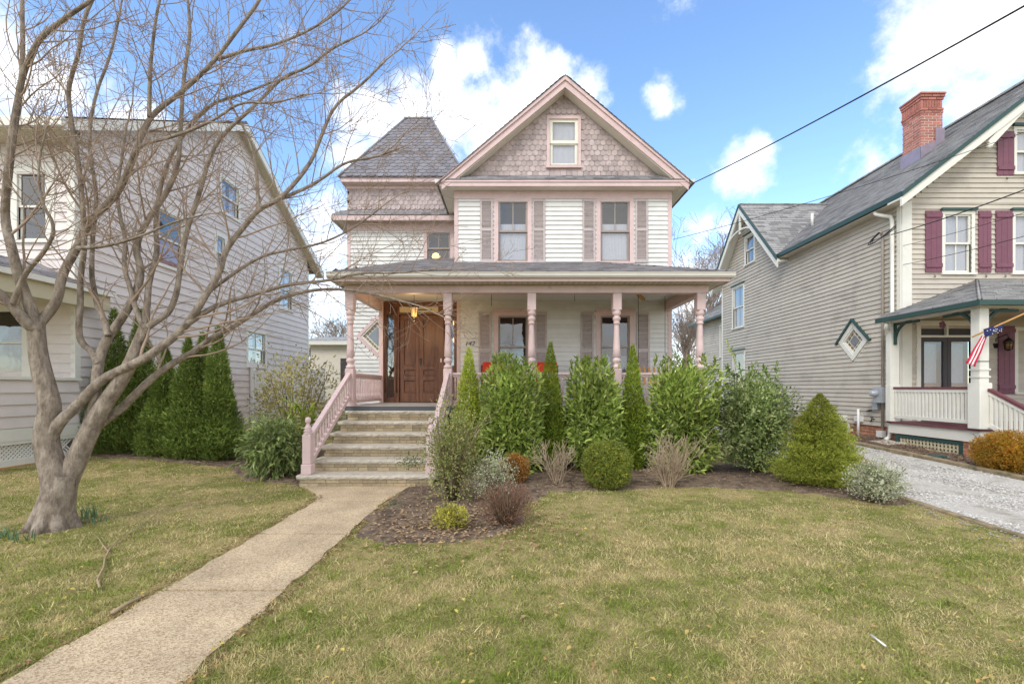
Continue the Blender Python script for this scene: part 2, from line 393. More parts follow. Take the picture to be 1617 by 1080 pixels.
def tiles(O, u, v, poly, tabw, expo, m, parent, name='shingles', jit=.004, kind='stuff'):
    """roof covering: O origin, u across, v up the slope, poly convex in (u,v); thin overlapping tabs joined into one part"""
    O, u, v = Vector(O), Vector(u).normalized(), Vector(v).normalized(); n = u.cross(v).normalized()
    if n.z < 0: n = -n
    mb = MB(); vs_ = [p[1] for p in poly]; z = min(vs_); r = 0; rnd = random.Random(3)
    # base sheet
    mb.add([tuple(O+u*a+v*b-n*.012) for a, b in poly], [tuple(range(len(poly)))])
    base = np.array({'roof_shingle': S(150,146,148), 'roof_shingle_grey': S(154,152,150)}[m]); C = [base*.6]*len(poly)
    while z < max(vs_)-.03:
        iv = rowspan(poly, z+expo*.4)
        if iv:
            a = iv[0]-tabw*((r % 2)*.5+rnd.random()*.2)
            while a < iv[1]:
                b = a+tabw*rnd.uniform(.75, 1.2); a0, b0 = max(a, iv[0]), min(b, iv[1])
                if b0-a0 > .02:
                    k = .013+rnd.random()*jit; g = .004; C += [base*rnd.choice((.66, .8, .92, 1.0, 1.08))*rnd.uniform(.93, 1.07)]*6; e = expo*1.05; dz = rnd.uniform(-.004, .004)
                    q = lambda s, w_, h: tuple(O+u*s+v*w_+n*h)
                    mb.add([q(a0+g, z+dz, k), q(b0-g, z+dz, k), q(b0-g, z+e, .002), q(a0+g, z+e, .002), q(a0+g, z+dz, -.004), q(b0-g, z+dz, -.004)],
                           [(0,1,2,3), (4,5,1,0)])
                a = b
        z += expo; r += 1
    o = mb.build(name, 'roof_tab', parent); o['kind'] = kind; c4 = np.ones((len(C), 4), np.float32); c4[:, :3] = np.array(C)
    o.data.color_attributes.new('Col', 'FLOAT_COLOR', 'POINT').data.foreach_set('color', c4.ravel()); return o

def window(parent, F, u0, u1, z0, z1, trim, tw, sash, muntin=1, cap=None, curtain=None, sill=True, name='window', glass='pane_glass', inner='dark_interior', lower_muntin=False, sashw=.045, proud=.035, split=.5, capm=None):
    """double-hung window: outer sash opening u0..u1, z0..z1"""
    zm = z0+(z1-z0)*split
    c = MB(F)
    c.box(u0-tw, u0, -.05, proud, z0-.02, z1); c.box(u1, u1+tw, -.05, proud, z0-.02, z1); c.box(u0-tw, u1+tw, -.05, proud+.002, z1, z1+tw)
    if cap: c.box(u0-tw-.03, u1+tw+.03, -.02, proud+.04, z1+tw, z1+tw+cap) if not capm else None
    w = c.build(name, trim, parent)
    if cap and capm: MB(F).box(u0-tw-.03, u1+tw+.03, -.02, proud+.05, z1+tw+.002, z1+tw+cap).build('head_cap', capm, w)
    if sill: MB(F).box(u0-tw-.02, u1+tw+.02, -.05, proud+.035, z0-.065, z0-.021).build('sill', trim, w)
    s = sashw
    for (a, b, n) in ((zm-.02, z1, -.03), (z0, zm+.02, -.06)):
        f = MB(F); f.box(u0, u0+s, n, n+.03, a, b); f.box(u1-s, u1, n, n+.03, a, b); f.box(u0+s, u1-s, n, n+.03, b-s*.9, b); f.box(u0+s, u1-s, n, n+.03, a, a+s)
        if muntin and (b == z1 or lower_muntin):
            for i in range(1, muntin+1): uc = u0+(u1-u0)*i/(muntin+1); f.box(uc-.011, uc+.011, n+.004, n+.026, a+s, b-s*.9)
        sh = f.build('sash', sash, w)
        MB(F).add([(u0+s,n+.01,a+s),(u1-s,n+.01,a+s),(u1-s,n+.01,b-s*.9),(u0+s,n+.01,b-s*.9)], [(0,1,2,3)]).build('pane', glass, sh)
    r = MB(F)                                         # the dark room behind, open to the front
    d = .55; a0, a1, b0, b1 = u0-.02, u1+.02, z0-.02, z1+.02
    r.add([(a0,-.065,b0),(a1,-.065,b0),(a1,-.065,b1),(a0,-.065,b1),(a0,-d,b0),(a1,-d,b0),(a1,-d,b1),(a0,-d,b1)], [(4,5,6,7),(0,1,5,4),(1,2,6,5),(2,3,7,6),(3,0,4,7)])
    r.build('room_interior', inner, w)
    if curtain:
        cm_, ztop, parts = curtain                    # material, top, list of (fraction0, fraction1)
        k = MB(F)
        for f0, f1 in parts:
            a, b = u0+(u1-u0)*f0, u0+(u1-u0)*f1; nseg = 36; vs, fs = [], []
            for i in range(nseg+1):
                uu = a+(b-a)*i/nseg; nn = -.074+.004*math.sin(i*.9)+.002*math.sin(i*2.1+1)
                vs += [(uu, nn, z0-.01), (uu, nn*.6-.029, ztop)]
                if i: fs.append((2*i-2, 2*i, 2*i+1, 2*i-1))
            k.add(vs, fs, True)
        k.build('curtain', cm_, w)
    return w
def shutter(parent, F, u0, u1, z0, z1, m='shutter_paint', slats=True, split=.5, proud=.03):
    c = MB(F); st = .045; zs = z0+(z1-z0)*split
    c.box(u0, u0+st, .02, .02+proud, z0, z1); c.box(u1-st, u1, .02, .02+proud, z0, z1)
    for a, b in ((z0, z0+.07), (zs-.035, zs+.035), (z1-.06, z1)): c.box(u0+st, u1-st, .021, .019+proud, a, b)
    s = c.build('shutter', m, parent)
    sl = MB(F); z = z0+.075
    while z < z1-.07:
        if not (zs-.06 < z < zs+.03):
            sl.hexa([(u0+st,.022,z+.022),(u1-st,.022,z+.022),(u1-st,.028,z+.027),(u0+st,.028,z+.027)], [(u0+st,.040,z),(u1-st,.040,z),(u1-st,.046,z+.005),(u0+st,.046,z+.005)])
        z += .03
    o = sl.build('louvers', m, s); o['kind'] = 'stuff'
    MB(F).box(u0+st, u1-st, .021, .023, z0+.06, z1-.05).build('back_board', m, s)
    return s
def plank_shutter(parent, F, u0, u1, z0, z1, m='plum_paint'):
    w = (u1-u0)/3; o = None
    for i in range(3):
        b = MB(F).box(u0+w*i+.003, u0+w*(i+1)-.003, .022, .048, z0, z1)
        if o is None: o = b.build('shutter', m, parent)
        else: b.build('plank', m, o)
    for z in (z0+.12, z1-.16): MB(F).box(u0+.004, u1-.004, .048, .07, z, z+.09).build('batten', m, o)
    MB(F).tube([((u0+u1)/2, .05, z0-.06), ((u0+u1)/2+.02, .07, z0-.09), ((u0+u1)/2, .08, z0-.12), ((u0+u1)/2-.02, .06, z0-.1)], .008, 5).build('shutter_dog', 'black_iron', o)
    return o

# ------------------------------------------------------------------ foliage and twig meshes (numpy)
def np_mesh(name, V, Fc, C, m, smooth=False):
    me = bpy.data.meshes.new(name); nv, nf = len(V), len(Fc); k = Fc.shape[1]
    me.vertices.add(nv); me.vertices.foreach_set('co', V.astype(np.float32).ravel())
    me.loops.add(nf*k); me.loops.foreach_set('vertex_index', Fc.astype(np.int32).ravel())
    me.polygons.add(nf); me.polygons.foreach_set('loop_start', np.arange(0, nf*k, k, dtype=np.int32))
    try: me.polygons.foreach_set('loop_total', np.full(nf, k, dtype=np.int32))
    except Exception: pass
    me.polygons.foreach_set('use_smooth', np.full(nf, smooth))
    if C is not None:
        a = me.color_attributes.new('Col', 'FLOAT_COLOR', 'POINT'); c4 = np.ones((nv, 4), np.float32); c4[:, :3] = C; a.data.foreach_set('color', c4.ravel())
    me.materials.append(MATS[m]); me.update(calc_edges=True); return me
def unit(a): return a/np.maximum(np.linalg.norm(a, axis=1, keepdims=True), 1e-9)
def leaves(Pn, A, Nr, L, Wd, C, m, name='leaves', fold=.18):
    """one folded diamond leaf per row"""
    n = len(Pn); A = unit(A); B = unit(np.cross(Nr, A)); Nn = np.cross(A, B); L = np.broadcast_to(L, (n,))[:, None]; Wd = np.broadcast_to(Wd, (n,))[:, None]
    mid = Pn+A*L*.45
    V = np.stack([Pn, mid+B*Wd*.5+Nn*Wd*fold, Pn+A*L-Nn*L*.06, mid-B*Wd*.5+Nn*Wd*fold], 1).reshape(-1, 3)
    i = np.arange(n)[:, None]*4
    F = np.concatenate([i+np.array([[0,1,2]]), i+np.array([[0,2,3]])], 0)
    return np_mesh(name, V, F, np.repeat(C, 4, 0), m)
def lump(D, rng, k=5, amp=.12, f=4):
    s = np.zeros(len(D))
    for _ in range(k): w = rng.normal(size=3)*f; s += np.sin(D@w+rng.uniform(0, 6.28))
    return 1+amp*s/math.sqrt(k)
def colmix(n, cols, rng, jit=.18):
    cols = np.array(cols); w = rng.dirichlet(np.full(len(cols), .7), n); c = w@cols
    return np.clip(c*rng.uniform(1-jit, 1+jit, (n, 1)), 0, 1)
def sph(n, rng): return unit(rng.normal(size=(n, 3)))
# ------------------------------------------------------------------ ground
def sm(a, b, x): t = np.clip((x-a)/(b-a), 0, 1); return t*t*(3-2*t)
def G(x, y):
    x = np.asarray(x, float); y = np.asarray(y, float)
    return .035*np.clip(y-4.65, 0, 7)*sm(3.8, 5.3, x) + .19*sm(4.4, 7.5, -x)*sm(4.6, 8.2, y)
def g1(x, y): return float(G(x, y))
xs = np.unique(np.concatenate([np.linspace(-160, -14, 20), np.linspace(-14, 14, 113), np.linspace(14, 160, 20)]))
ys = np.unique(np.concatenate([np.linspace(-60, 0, 12), np.linspace(0, 24, 97), np.linspace(24, 240, 24)]))
XX, YY = np.meshgrid(xs, ys); V = np.stack([XX, YY, G(XX, YY)], -1).reshape(-1, 3); nx = len(xs)
idx = np.array([[j*nx+i, j*nx+i+1, (j+1)*nx+i+1, (j+1)*nx+i] for j in range(len(ys)-1) for i in range(nx-1)])
ground = link(bpy.data.objects.new('ground', np_mesh('ground', V, idx, None, 'soil', True))); tag(ground, kind='structure')

PATH_L, PATH_R = -2.63, -1.71
path = bpy.data.objects.new('path', None); link(path); tag(path, kind='structure')
rnd = random.Random(5)
ends = [-1.9, -.57, .76, 2.09, 3.41, 4.73, 6.07]
def slab(y0, y1, fl, fr):
    mb = MB(); n = 22; vs = []
    for i in range(n+1):
        y = y0+.014+(y1-y0-.028)*i/n
        wl_ = .012*math.sin(y*9)+.008*math.sin(y*23+1); wr_ = .012*math.sin(y*8+2)+.01*math.sin(y*19)
        vs += [(fl(y)+wl_, y, .012), (fr(y)+wr_, y, .012), (fl(y)+wl_, y, -.08), (fr(y)+wr_, y, -.08)]
    fs = []
    for i in range(n):
        a = 4*i; b = a+4
        fs += [(a, a+1, b+1, b), (a+2, a, b, b+2), (a+1, a+3, b+3, b+1)]
    fs += [(2,3,1,0), (4*n, 4*n+1, 4*n+3, 4*n+2)]
    mb.add(vs, fs); mb.build('slab', 'path_aggregate', path)
for a, b in zip(ends[:-1], ends[1:]): slab(a, b, lambda y: PATH_L, lambda y: PATH_R)
slab(6.07, 7.03, lambda y: PATH_L-.62*max(0, (y-6.07)/.96)**1.5, lambda y: PATH_R+.16*max(0, (y-6.07)/.96))
def on_path(x, y, m=0.0):
    l = np.where(y > 6.07, PATH_L-.62*np.clip((y-6.07)/.96, 0, 1)**1.5, PATH_L); r = np.where(y > 6.07, PATH_R+.16*np.clip((y-6.07)/.96, 0, 1), PATH_R)
    return (x > l-m) & (x < r+m) & (y < 7.1)

MULCH = [(-1.58,7.0),(-1.66,6.3),(-1.70,5.5),(-1.62,4.75),(-1.2,4.42),(-.7,4.50),(-.2,4.62),(.10,5.1),(.2,5.9),(.55,6.7),(1.4,6.78),(2.3,7.0),(3.2,7.0),(4.0,6.7),(4.5,6.2),(4.7,5.75),(5.05,5.75),(5.18,6.0),(5.15,7.2),(5.1,8.95),(-1.2,8.95),(-1.3,7.0)]
MULCH_L = [(-3.45,7.2),(-3.8,7.25),(-4.4,7.5),(-5.2,8.45),(-7.6,8.62),(-8.4,8.9),(-8.5,9.9),(-6,9.9),(-5.2,11.5),(-4.8,12.4),(-3.3,12.4),(-3.3,7.0)]
BED_R = [(7.97,6.0),(9.6,6.0),(9.6,8.6),(8.95,8.6),(8.95,10.7),(9.3,10.8),(9.3,19),(7.97,19)]
def inside(poly, x, y):
    r = np.zeros(np.shape(x), bool); n = len(poly)
    for i in range(n):
        x0, y0 = poly[i]; x1, y1 = poly[(i+1) % n]
        if y0 == y1: continue
        c = ((y0 > y) != (y1 > y)) & (x < (x1-x0)*(y-y0)/(y1-y0)+x0); r ^= c
    return r
def bed(name, poly, m, lift=.012, cell=.12, nz=.02):
    xa, xb = min(p[0] for p in poly), max(p[0] for p in poly); ya, yb = min(p[1] for p in poly), max(p[1] for p in poly)
    gx = np.arange(xa-cell, xb+cell, cell); gy = np.arange(ya-cell, yb+cell, cell); X, Y = np.meshgrid(gx, gy)
    w = .05*np.sin(X*5.1+Y*3.3)+.04*np.sin(X*11+2-Y*7); ins = inside(poly, X+w, Y+w*.7)
    Z = G(X, Y)+np.where(ins, lift+nz*(.5+.5*np.sin(X*13)*np.sin(Y*11)), -.03); V = np.stack([X, Y, Z], -1).reshape(-1, 3); k = len(gx)
    Fi = [[j*k+i, j*k+i+1, (j+1)*k+i+1, (j+1)*k+i] for j in range(len(gy)-1) for i in range(k-1) if ins[j:j+2, i:i+2].any()]
    return tag(link(bpy.data.objects.new(name, np_mesh(name, V, np.array(Fi), None, m, True))), kind='structure')
bed('mulch_bed', MULCH, 'mulch'); bed('mulch_bed', MULCH_L, 'mulch'); bed('planting_bed', BED_R, 'mulch', .03)

# gravel drive with edgings
DL, DR = 5.25, 7.86
gx = np.linspace(DL+.02, DR-.02, 14); gy = np.concatenate([np.linspace(-4, 24, 113)]); X, Y = np.meshgrid(gx, gy)
Z = G(X, Y)+.02+.012*np.sin(X*4+Y*1.3)*np.sin(Y*2.1); k = len(gx)
V = np.stack([X, Y, Z], -1).reshape(-1, 3)
Fi = np.array([[j*k+i, j*k+i+1, (j+1)*k+i+1, (j+1)*k+i] for j in range(len(gy)-1) for i in range(k-1)])
tag(link(bpy.data.objects.new('driveway', np_mesh('driveway', V, Fi, None, 'gravel_base', True))), kind='structure')
def pebbles():
    n = 30000; rng = RNG
    y = 4.2+10*rng.random(n)**1.5; x = rng.uniform(DL-.02, DR, n)
    stray = rng.random(n) < .018; x = np.where(stray, DL-np.abs(rng.normal(0, .3, n)), x)
    s = rng.uniform(.006, .015, n); z = G(x, y)+.018+s*.3
    z = np.where(stray, G(x, y)+.012, z)
    B = np.array([[1,0,0],[-1,0,0],[0,1,0],[0,-1,0],[0,0,.7],[0,0,-.7]], float)
    q = rng.normal(size=(n, 6, 3))*.25+B[None]; th = rng.uniform(0, 6.28, n); c, sn = np.cos(th), np.sin(th)
    qx = q[..., 0]*c[:, None]-q[..., 1]*sn[:, None]; qy = q[..., 0]*sn[:, None]+q[..., 1]*c[:, None]
    V = np.stack([qx*1.25, qy, q[..., 2]*.7], -1)*s[:, None, None]+np.stack([x, y, z], -1)[:, None]
    F0 = np.array([[0,2,4],[2,1,4],[1,3,4],[3,0,4],[2,0,5],[1,2,5],[3,1,5],[0,3,5]])
    F = (np.arange(n)[:, None, None]*6+F0[None]).reshape(-1, 3)
    v = rng.choice([.30, .42, .52, .60], n, p=[.2, .3, .32, .18])*rng.uniform(.85, 1.1, n); v = np.where(stray, .3, v); C = np.stack([v*1.10, v*1.04, v*.95], -1)
    o = link(bpy.data.objects.new('gravel', np_mesh('gravel', V.reshape(-1, 3), F, np.repeat(C, 6, 0), 'pebble')))
    tag(o, 'pale grey loose gravel covering the driveway', 'gravel', kind='stuff')
pebbles()
def edging(name, X, y0, y1, w, h, step, m, label, seed):
    rn = random.Random(seed); r = root(name, (X, y0, g1(X, y0)), label, 'edging'); y = y0
    while y < y1:
        L = step*rn.uniform(.8, 1.2); e = min(y+L, y1); za, zb = g1(X, y), g1(X, e); dx = rn.uniform(-.02, .02); dz = rn.uniform(-.012, .012)
        mb = MB().hexa([(X-w/2+dx,y+.008,za-.1),(X+w/2+dx,y+.008,za-.1),(X+w/2+dx,y+.008,za+h+dz),(X-w/2+dx,y+.008,za+h+dz)], [(X-w/2-dx,e-.008,zb-.1),(X+w/2-dx,e-.008,zb-.1),(X+w/2-dx,e-.008,zb+h-dz),(X-w/2-dx,e-.008,zb+h-dz)])
        bevel(mb.build('edging_timber', m, r), .015); y = e
edging('driveway_edging', DR+.07, -1, 18, .13, .085, 2.1, 'timber_edge', 'weathered edging kerb between gravel driveway and taupe house', 1)
edging('driveway_edging', DL-.05, 4.4, 14, .09, .03, 1.7, 'timber_edge', 'low half-buried edging strip between lawn and gravel driveway', 2)

# ------------------------------------------------------------------ main house
W, T, PD = 11.04, 12.8, 9.0                            # front wall, tower wall, porch posts (distance)
H = root('victorian_house', (0, W, 0), 'white clapboard house with pink trim, front gable, corner tower and porch', 'house')
FW, FT = front_frame(W), front_frame(T)
k = W/FPX; wx = lambda x: (x-CX)*k; wz = lambda y: EYE-(y-HY)*k
GL, GR, GC = wx(718), wx(1061), 1.25
FLOOR, CEIL = 1.167, 3.63
w2 = [(wx(787.5), wx(833.5)), (wx(948.5), wx(994.5))]
Z2 = (wz(412.5), wz(318)); Z1 = (1.75, 3.27)
# upper front wall
holes2 = [(a, b, *Z2) for a, b in w2]
siding(H, FW, [(GL+.1, 4.35), (GR-.1, 4.35), (GR-.1, 6.10), (GL+.1, 6.10)], .112, holes2, 'white_siding', 'upper_wall')
# lower front wall under the porch, right of the entrance
siding(H, FW, [(wx(727.5), FLOOR), (GR-.1, FLOOR), (GR-.1, CEIL), (wx(727.5), CEIL)], .112, [(a, b, *Z1) for a, b in w2], 'white_siding', 'lower_wall')
for (u, z0, z1) in ((GL, 4.3, 6.10), (GR-.1, 4.3, 6.10), (GR-.1, FLOOR, CEIL)):
    bevel(MB(FW).box(u, u+.1, -.06, .03, z0, z1).build('corner_board', 'pink_trim', H))
MB(FW).box(GL, GR, -.05, .035, 6.101, 6.285).build('frieze_board', 'pink_trim', H)
# flank walls and back so that the body is closed
BACK = 21.0
sd = MB(right_frame(GR)); sd.poly([(W+.001, 0.0), (BACK, 0.0), (BACK, 6.28), (W+.001, 6.28)], -.06, 0)
flank = sd.build('flank_wall', 'white_siding', H)
me = board_mesh(.112, 'white_siding')
for i in range(46): inst('clapboard', me, flank, right_frame(GR).M(W+.07, .0015, 1.1+i*.112, BACK-W-.1))
MB(left_frame(GL)).poly([(W+.03, FLOOR), (T, FLOOR), (T, 6.28), (W+.03, 6.28)], -.06, 0).build('flank_wall', 'white_siding', H)
MB().box(-4.6, GR-.02, BACK, BACK+.05, 0, 6.3).build('back_wall', 'white_siding', H)
MB(left_frame(-4.635)).poly([(T+.04, 0), (BACK, 0), (BACK, 6.2), (T+.04, 6.2)], -.05, 0).build('flank_wall', 'white_siding', H)
# windows and shutters of the front wall
for i, (a, b) in enumerate(w2):
    window(H, FW, a, b, *Z2, 'pink_trim', .10, 'grey_sash', 1, curtain=('lace_curtain', Z2[0]+.92, [(0, .5), (.5, 1)]), sill=True, inner='dim_interior')
    window(H, FW, a, b, *Z1, 'pink_trim', .11, 'grey_sash', 1, cap=.05, curtain=('curtain', Z1[0]+.55, [(0, .35), (.65, 1)]), glass='pane_dark', inner='dark_interior')
for x0, x1 in ((759, 779), (841, 861), (920, 940), (1003, 1023)): shutter(H, FW, wx(x0), wx(x1), Z2[0]-.04, 6.09, split=.52)
for x0, x1 in ((756.5, 776.5), (845, 864), (917, 937.5), (1005, 1025.5)): shutter(H, FW, wx(x0), wx(x1), 1.70, 3.36, split=.45)
# main eave: soffit, fascia, pent roof
OV = .30; EF = W-OV                                     # fascia distance
FB, FTOP = 6.285, 6.41
so = MB(); so.box(GL-OV, GR+OV, EF, W+.0, 6.287, 6.31); so.box(GL-OV, GL, W, T+3, 6.287, 6.31); so.box(GR, GR+OV, W, BACK, 6.287, 6.31); so.build('soffit', 'cream_trim', H)
fa = MB(); fa.box(GL-OV-.01, GR+OV+.01, EF-.025, EF, 6.275, FTOP-.045); fa.box(GL-OV-.02, GR+OV+.02, EF-.045, EF, FTOP-.043, FTOP); fa.build('fascia', 'pink_trim', H)
for X in (GL-OV, GR+OV):
    s_ = -1 if X < 0 else 1
    MB().box(X-.02, X+.02, EF, BACK if s_ > 0 else T+3, 6.28, FTOP).build('fascia', 'cream_trim', H)
    gt = MB(); xo = X+s_*.07
    gt.add([(xo-s_*.05, EF-.06, 6.42), (xo-s_*.05, EF-.06, 6.33), (xo+s_*.03, EF-.06, 6.33), (xo+s_*.06, EF-.06, 6.43), (xo-s_*.05, 17, 6.42), (xo-s_*.05, 17, 6.33), (xo+s_*.03, 17, 6.33), (xo+s_*.06, 17, 6.43)], [(0,1,5,4),(1,2,6,5),(2,3,7,6),(0,1,2,3)])
    gt.build('gutter', 'gutter_metal', H)
tiles((GL-OV, EF-.05, FTOP+.012), (1,0,0), (0, .32, .245), [(0,0),(GR-GL+2*OV,0),(GR-GL+2*OV-.15,.40),(.15,.40)], .24, .13, 'roof_shingle', H, 'pent_roof')
# gable wall with fish-scale shingles
GZ0, GAP = 6.64, 8.86
SL = .849
gw = (wx(868.3), wx(913.2), wz(262.5), wz(189))
gpoly = [(GC-(GAP-.12-GZ0)/SL, GZ0), (GC+(GAP-.12-GZ0)/SL, GZ0), (GC, GAP-.12)]
gb = siding(H, FW, gpoly, .10, [gw], 'mauve_shingle', 'gable_wall', boards=False)
PW, PH = .137, .126
fm = scale_mesh(PW-.007, PH, .016, 'mauve_shingle', 'fish_scale')
hole_g = (gw[0]-.06, gw[1]+.06, gw[2]-.12, gw[3]+.06)
r_ = random.Random(9); z = GZ0; row = 0
while z < GAP-.2:
    hw = (GAP-.16-(z+PH*.6))/SL; u = GC-math.ceil(hw/PW)*PW+(row % 2)*PW/2
    while u <= GC+hw:
        if abs(u-GC) < hw-.015 and not (hole_g[0] < u < hole_g[1] and hole_g[2] < z+PH*.5 < hole_g[3]):
            inst('fish_scale', fm, gb, FW.M(u+r_.uniform(-.003,.003), .002+r_.uniform(0,.003), z+r_.uniform(-.004,.004)))
        u += PW
    z += PH; row += 1
window(H, FW, *gw[:4], 'pink_trim', .07, 'cream_sash', 0, curtain=('curtain', gw[3]-.03, [(0,1)]), sill=True, inner='curtain', sashw=.075, split=.5)
# rakes and roof slabs of the gable
rk = MB()
for s_ in (-1, 1):
    ex = GC+s_*(GAP-FTOP+.02)/SL
    for (dz0, dz1, y0, y1) in ((-.10, .0, EF-.07, EF+.0), (-.26, -.102, EF-.035, EF+.0)):
        rk.hexa([(GC, y0, GAP+dz0), (ex, y0, FTOP-.02+dz0+.05), (ex, y1, FTOP-.02+dz0+.05), (GC, y1, GAP+dz0)], [(GC, y0, GAP+dz1), (ex, y0, FTOP-.02+dz1+.05), (ex, y1, FTOP-.02+dz1+.05), (GC, y1, GAP+dz1)])
rk.build('rake_board', 'pink_trim', H)
sf = MB()
for s_ in (-1, 1):
    ex = GC+s_*(GAP-FTOP-.1)/SL
    sf.hexa([(GC, EF, GAP-.25), (ex, EF, FTOP-.15), (ex, W-.03, FTOP-.15), (GC, W-.03, GAP-.25)], [(GC, EF, GAP-.2), (ex, EF, FTOP-.1), (ex, W-.03, FTOP-.1), (GC, W-.03, GAP-.2)])
sf.build('rake_soffit', 'cream_trim', H)
for s_ in (-1, 1):
    L = math.hypot(1, SL)
    ln = (GAP-FTOP+.12)/SL*L
    tiles((GC+s_*.0+s_*(GAP-FTOP+.12)/SL, EF-.09, FTOP-.105), (0,1,0), (-s_/L, 0, SL/L), [(0,0),(BACK-EF,0),(BACK-EF,ln),(0,ln)], .3, .14, 'roof_shingle', H, 'roof')
# ---- tower
TX0, TX1 = -4.635, -1.42
lw = (PX(675.5, T), PX(711.5, T), PZ(417.5, T), PZ(367.5, T))
siding(H, FT, [(TX0+.1, 4.2), (TX1, 4.2), (TX1, 5.93), (TX0+.1, 5.93)], .112, [lw], 'white_siding', 'tower_wall')
DIA = (PX(596.5, T), PZ(531, T), .60)
siding(H, FT, [(TX0+.1, FLOOR-.3), (-3.1, FLOOR-.3), (-3.1, 4.2), (TX0+.1, 4.2)], .112, [DIA], 'white_siding', 'tower_lower_wall')
bevel(MB(FT).box(TX0, TX0+.1, -.05, .03, .6, 5.93).build('corner_board', 'pink_trim', H))
MB(FT).box(TX0, TX1, -.05, .034, 5.931, 6.17).build('frieze_board', 'pink_trim', H)
wlit = window(H, FT, *lw, 'pink_trim', .10, 'grey_sash', 1, inner='dim_interior', lower_muntin=True)
pl = MB(FT).lathe((PX(686, T), -.32, PZ(400, T)), [(.02,-.09),(.09,-.07),(.12,0),(.09,.07),(.02,.1)], 12)
pl.build('pendant_lamp', 'bulb_glow', wlit)
# eave of tower band
TE = T-.33
so = MB(); so.box(TX0-.29, TX1, TE, T, 6.175, 6.19); so.box(TX0-.29, TX0, T, 16, 6.175, 6.19); so.build('soffit', 'cream_trim', H)
MB().box(TX0-.30, TX1, TE-.03, TE, 6.11, 6.245).build('fascia', 'pink_trim', H); MB().box(TX0-.32, TX0-.28, TE-.03, 16, 6.11, 6.245).build('fascia', 'gutter_metal', H)
tiles((TX0-.32, TE-.05, 6.255), (1,0,0), (0,.36,.27), [(0,0),(TX1-TX0+.32,0),(TX1-TX0+.32,.44),(.2,.44)], .24, .13, 'roof_shingle', H, 'pent_roof')
tb = MB(FT).box(TX0, TX1+.3, -.05, 0, 6.45, 7.2).build('tower_band', 'mauve_shingle', H)
MB(left_frame(TX0)).box(T, 16.2, -.05, 0, 6.2, 7.2).build('tower_band', 'mauve_shingle', H)
z = 6.53; row = 0
while z < 7.1:
    u = TX0+PW/2+(row % 2)*PW/2
    while u < TX1+.2: inst('fish_scale', fm, tb, FT.M(u+r_.uniform(-.003,.003), .002+r_.uniform(0,.003), z+r_.uniform(-.004,.004))); u += PW
    z += PH; row += 1
MB(FT).box(TX0-.02, TX1+.3, -.03, .05, 7.10, 7.19).build('crown_board', 'pink_trim', H)
MB().box(-4.72, -1.3, 12.52, 12.6, 7.192, 7.32).build('fascia', 'pink_trim', H); MB().box(-4.72, -4.64, 12.6, 16.3, 7.192, 7.32).build('fascia', 'pink_trim', H)
MB().box(-4.70, -1.3, 12.6, 16.3, 7.2, 7.26).build('soffit', 'cream_trim', H)
# tower roof: steep truncated pyramid with rounded slates
b0 = [(-4.76,12.47,7.31), (-1.27,12.47,7.31), (-1.27,16.35,7.31), (-4.76,16.35,7.31)]
t0 = [(-3.28,14.0,9.80), (-2.49,14.0,9.80), (-2.49,14.8,9.80), (-3.28,14.8,9.80)]
tr_ = MB().hexa(b0, t0).build('tower_roof', 'slate', H)
smesh = scale_mesh(.205, .145, .018, 'slate', 'slate')
v = Vector((0, t0[0][1]-b0[0][1], t0[0][2]-b0[0][2])); Ls = v.length; v.normalize(); nrm = Vector((0,-v.z,v.y))
row = 0; s_ = .0
while s_ < Ls-.1:
    f = (s_+.06)/Ls; xa = b0[0][0]+(t0[0][0]-b0[0][0])*f; xb = b0[1][0]+(t0[1][0]-b0[1][0])*f
    u = -3.0-math.ceil((xb-xa)/2/.21+1)*.21+(row % 2)*.105
    while u < xb:
        if xa+.07 < u < xb-.07:
            p = Vector((u+r_.uniform(-.004,.004), b0[0][1], b0[0][2]))+v*(s_+r_.uniform(-.005,.005))+nrm*.003
            M = Matrix(((1,nrm.x,v.x,p.x),(0,nrm.y,v.y,p.y),(0,nrm.z,v.z,p.z),(0,0,0,1)))
            inst('slate', smesh, tr_, M)
        u += .21
    s_ += .145; row += 1
for a, b in zip(b0[:2], t0[:2]): MB().tube([Vector(a)+Vector((0,-.01,.0)), Vector(b)+Vector((0,-.01,.0))], .035, 6).build('hip_cap', 'slate', tr_)
MB().box(-3.32, -2.45, 13.96, 14.84, 9.79, 9.84).build('top_cap', 'slate', tr_)
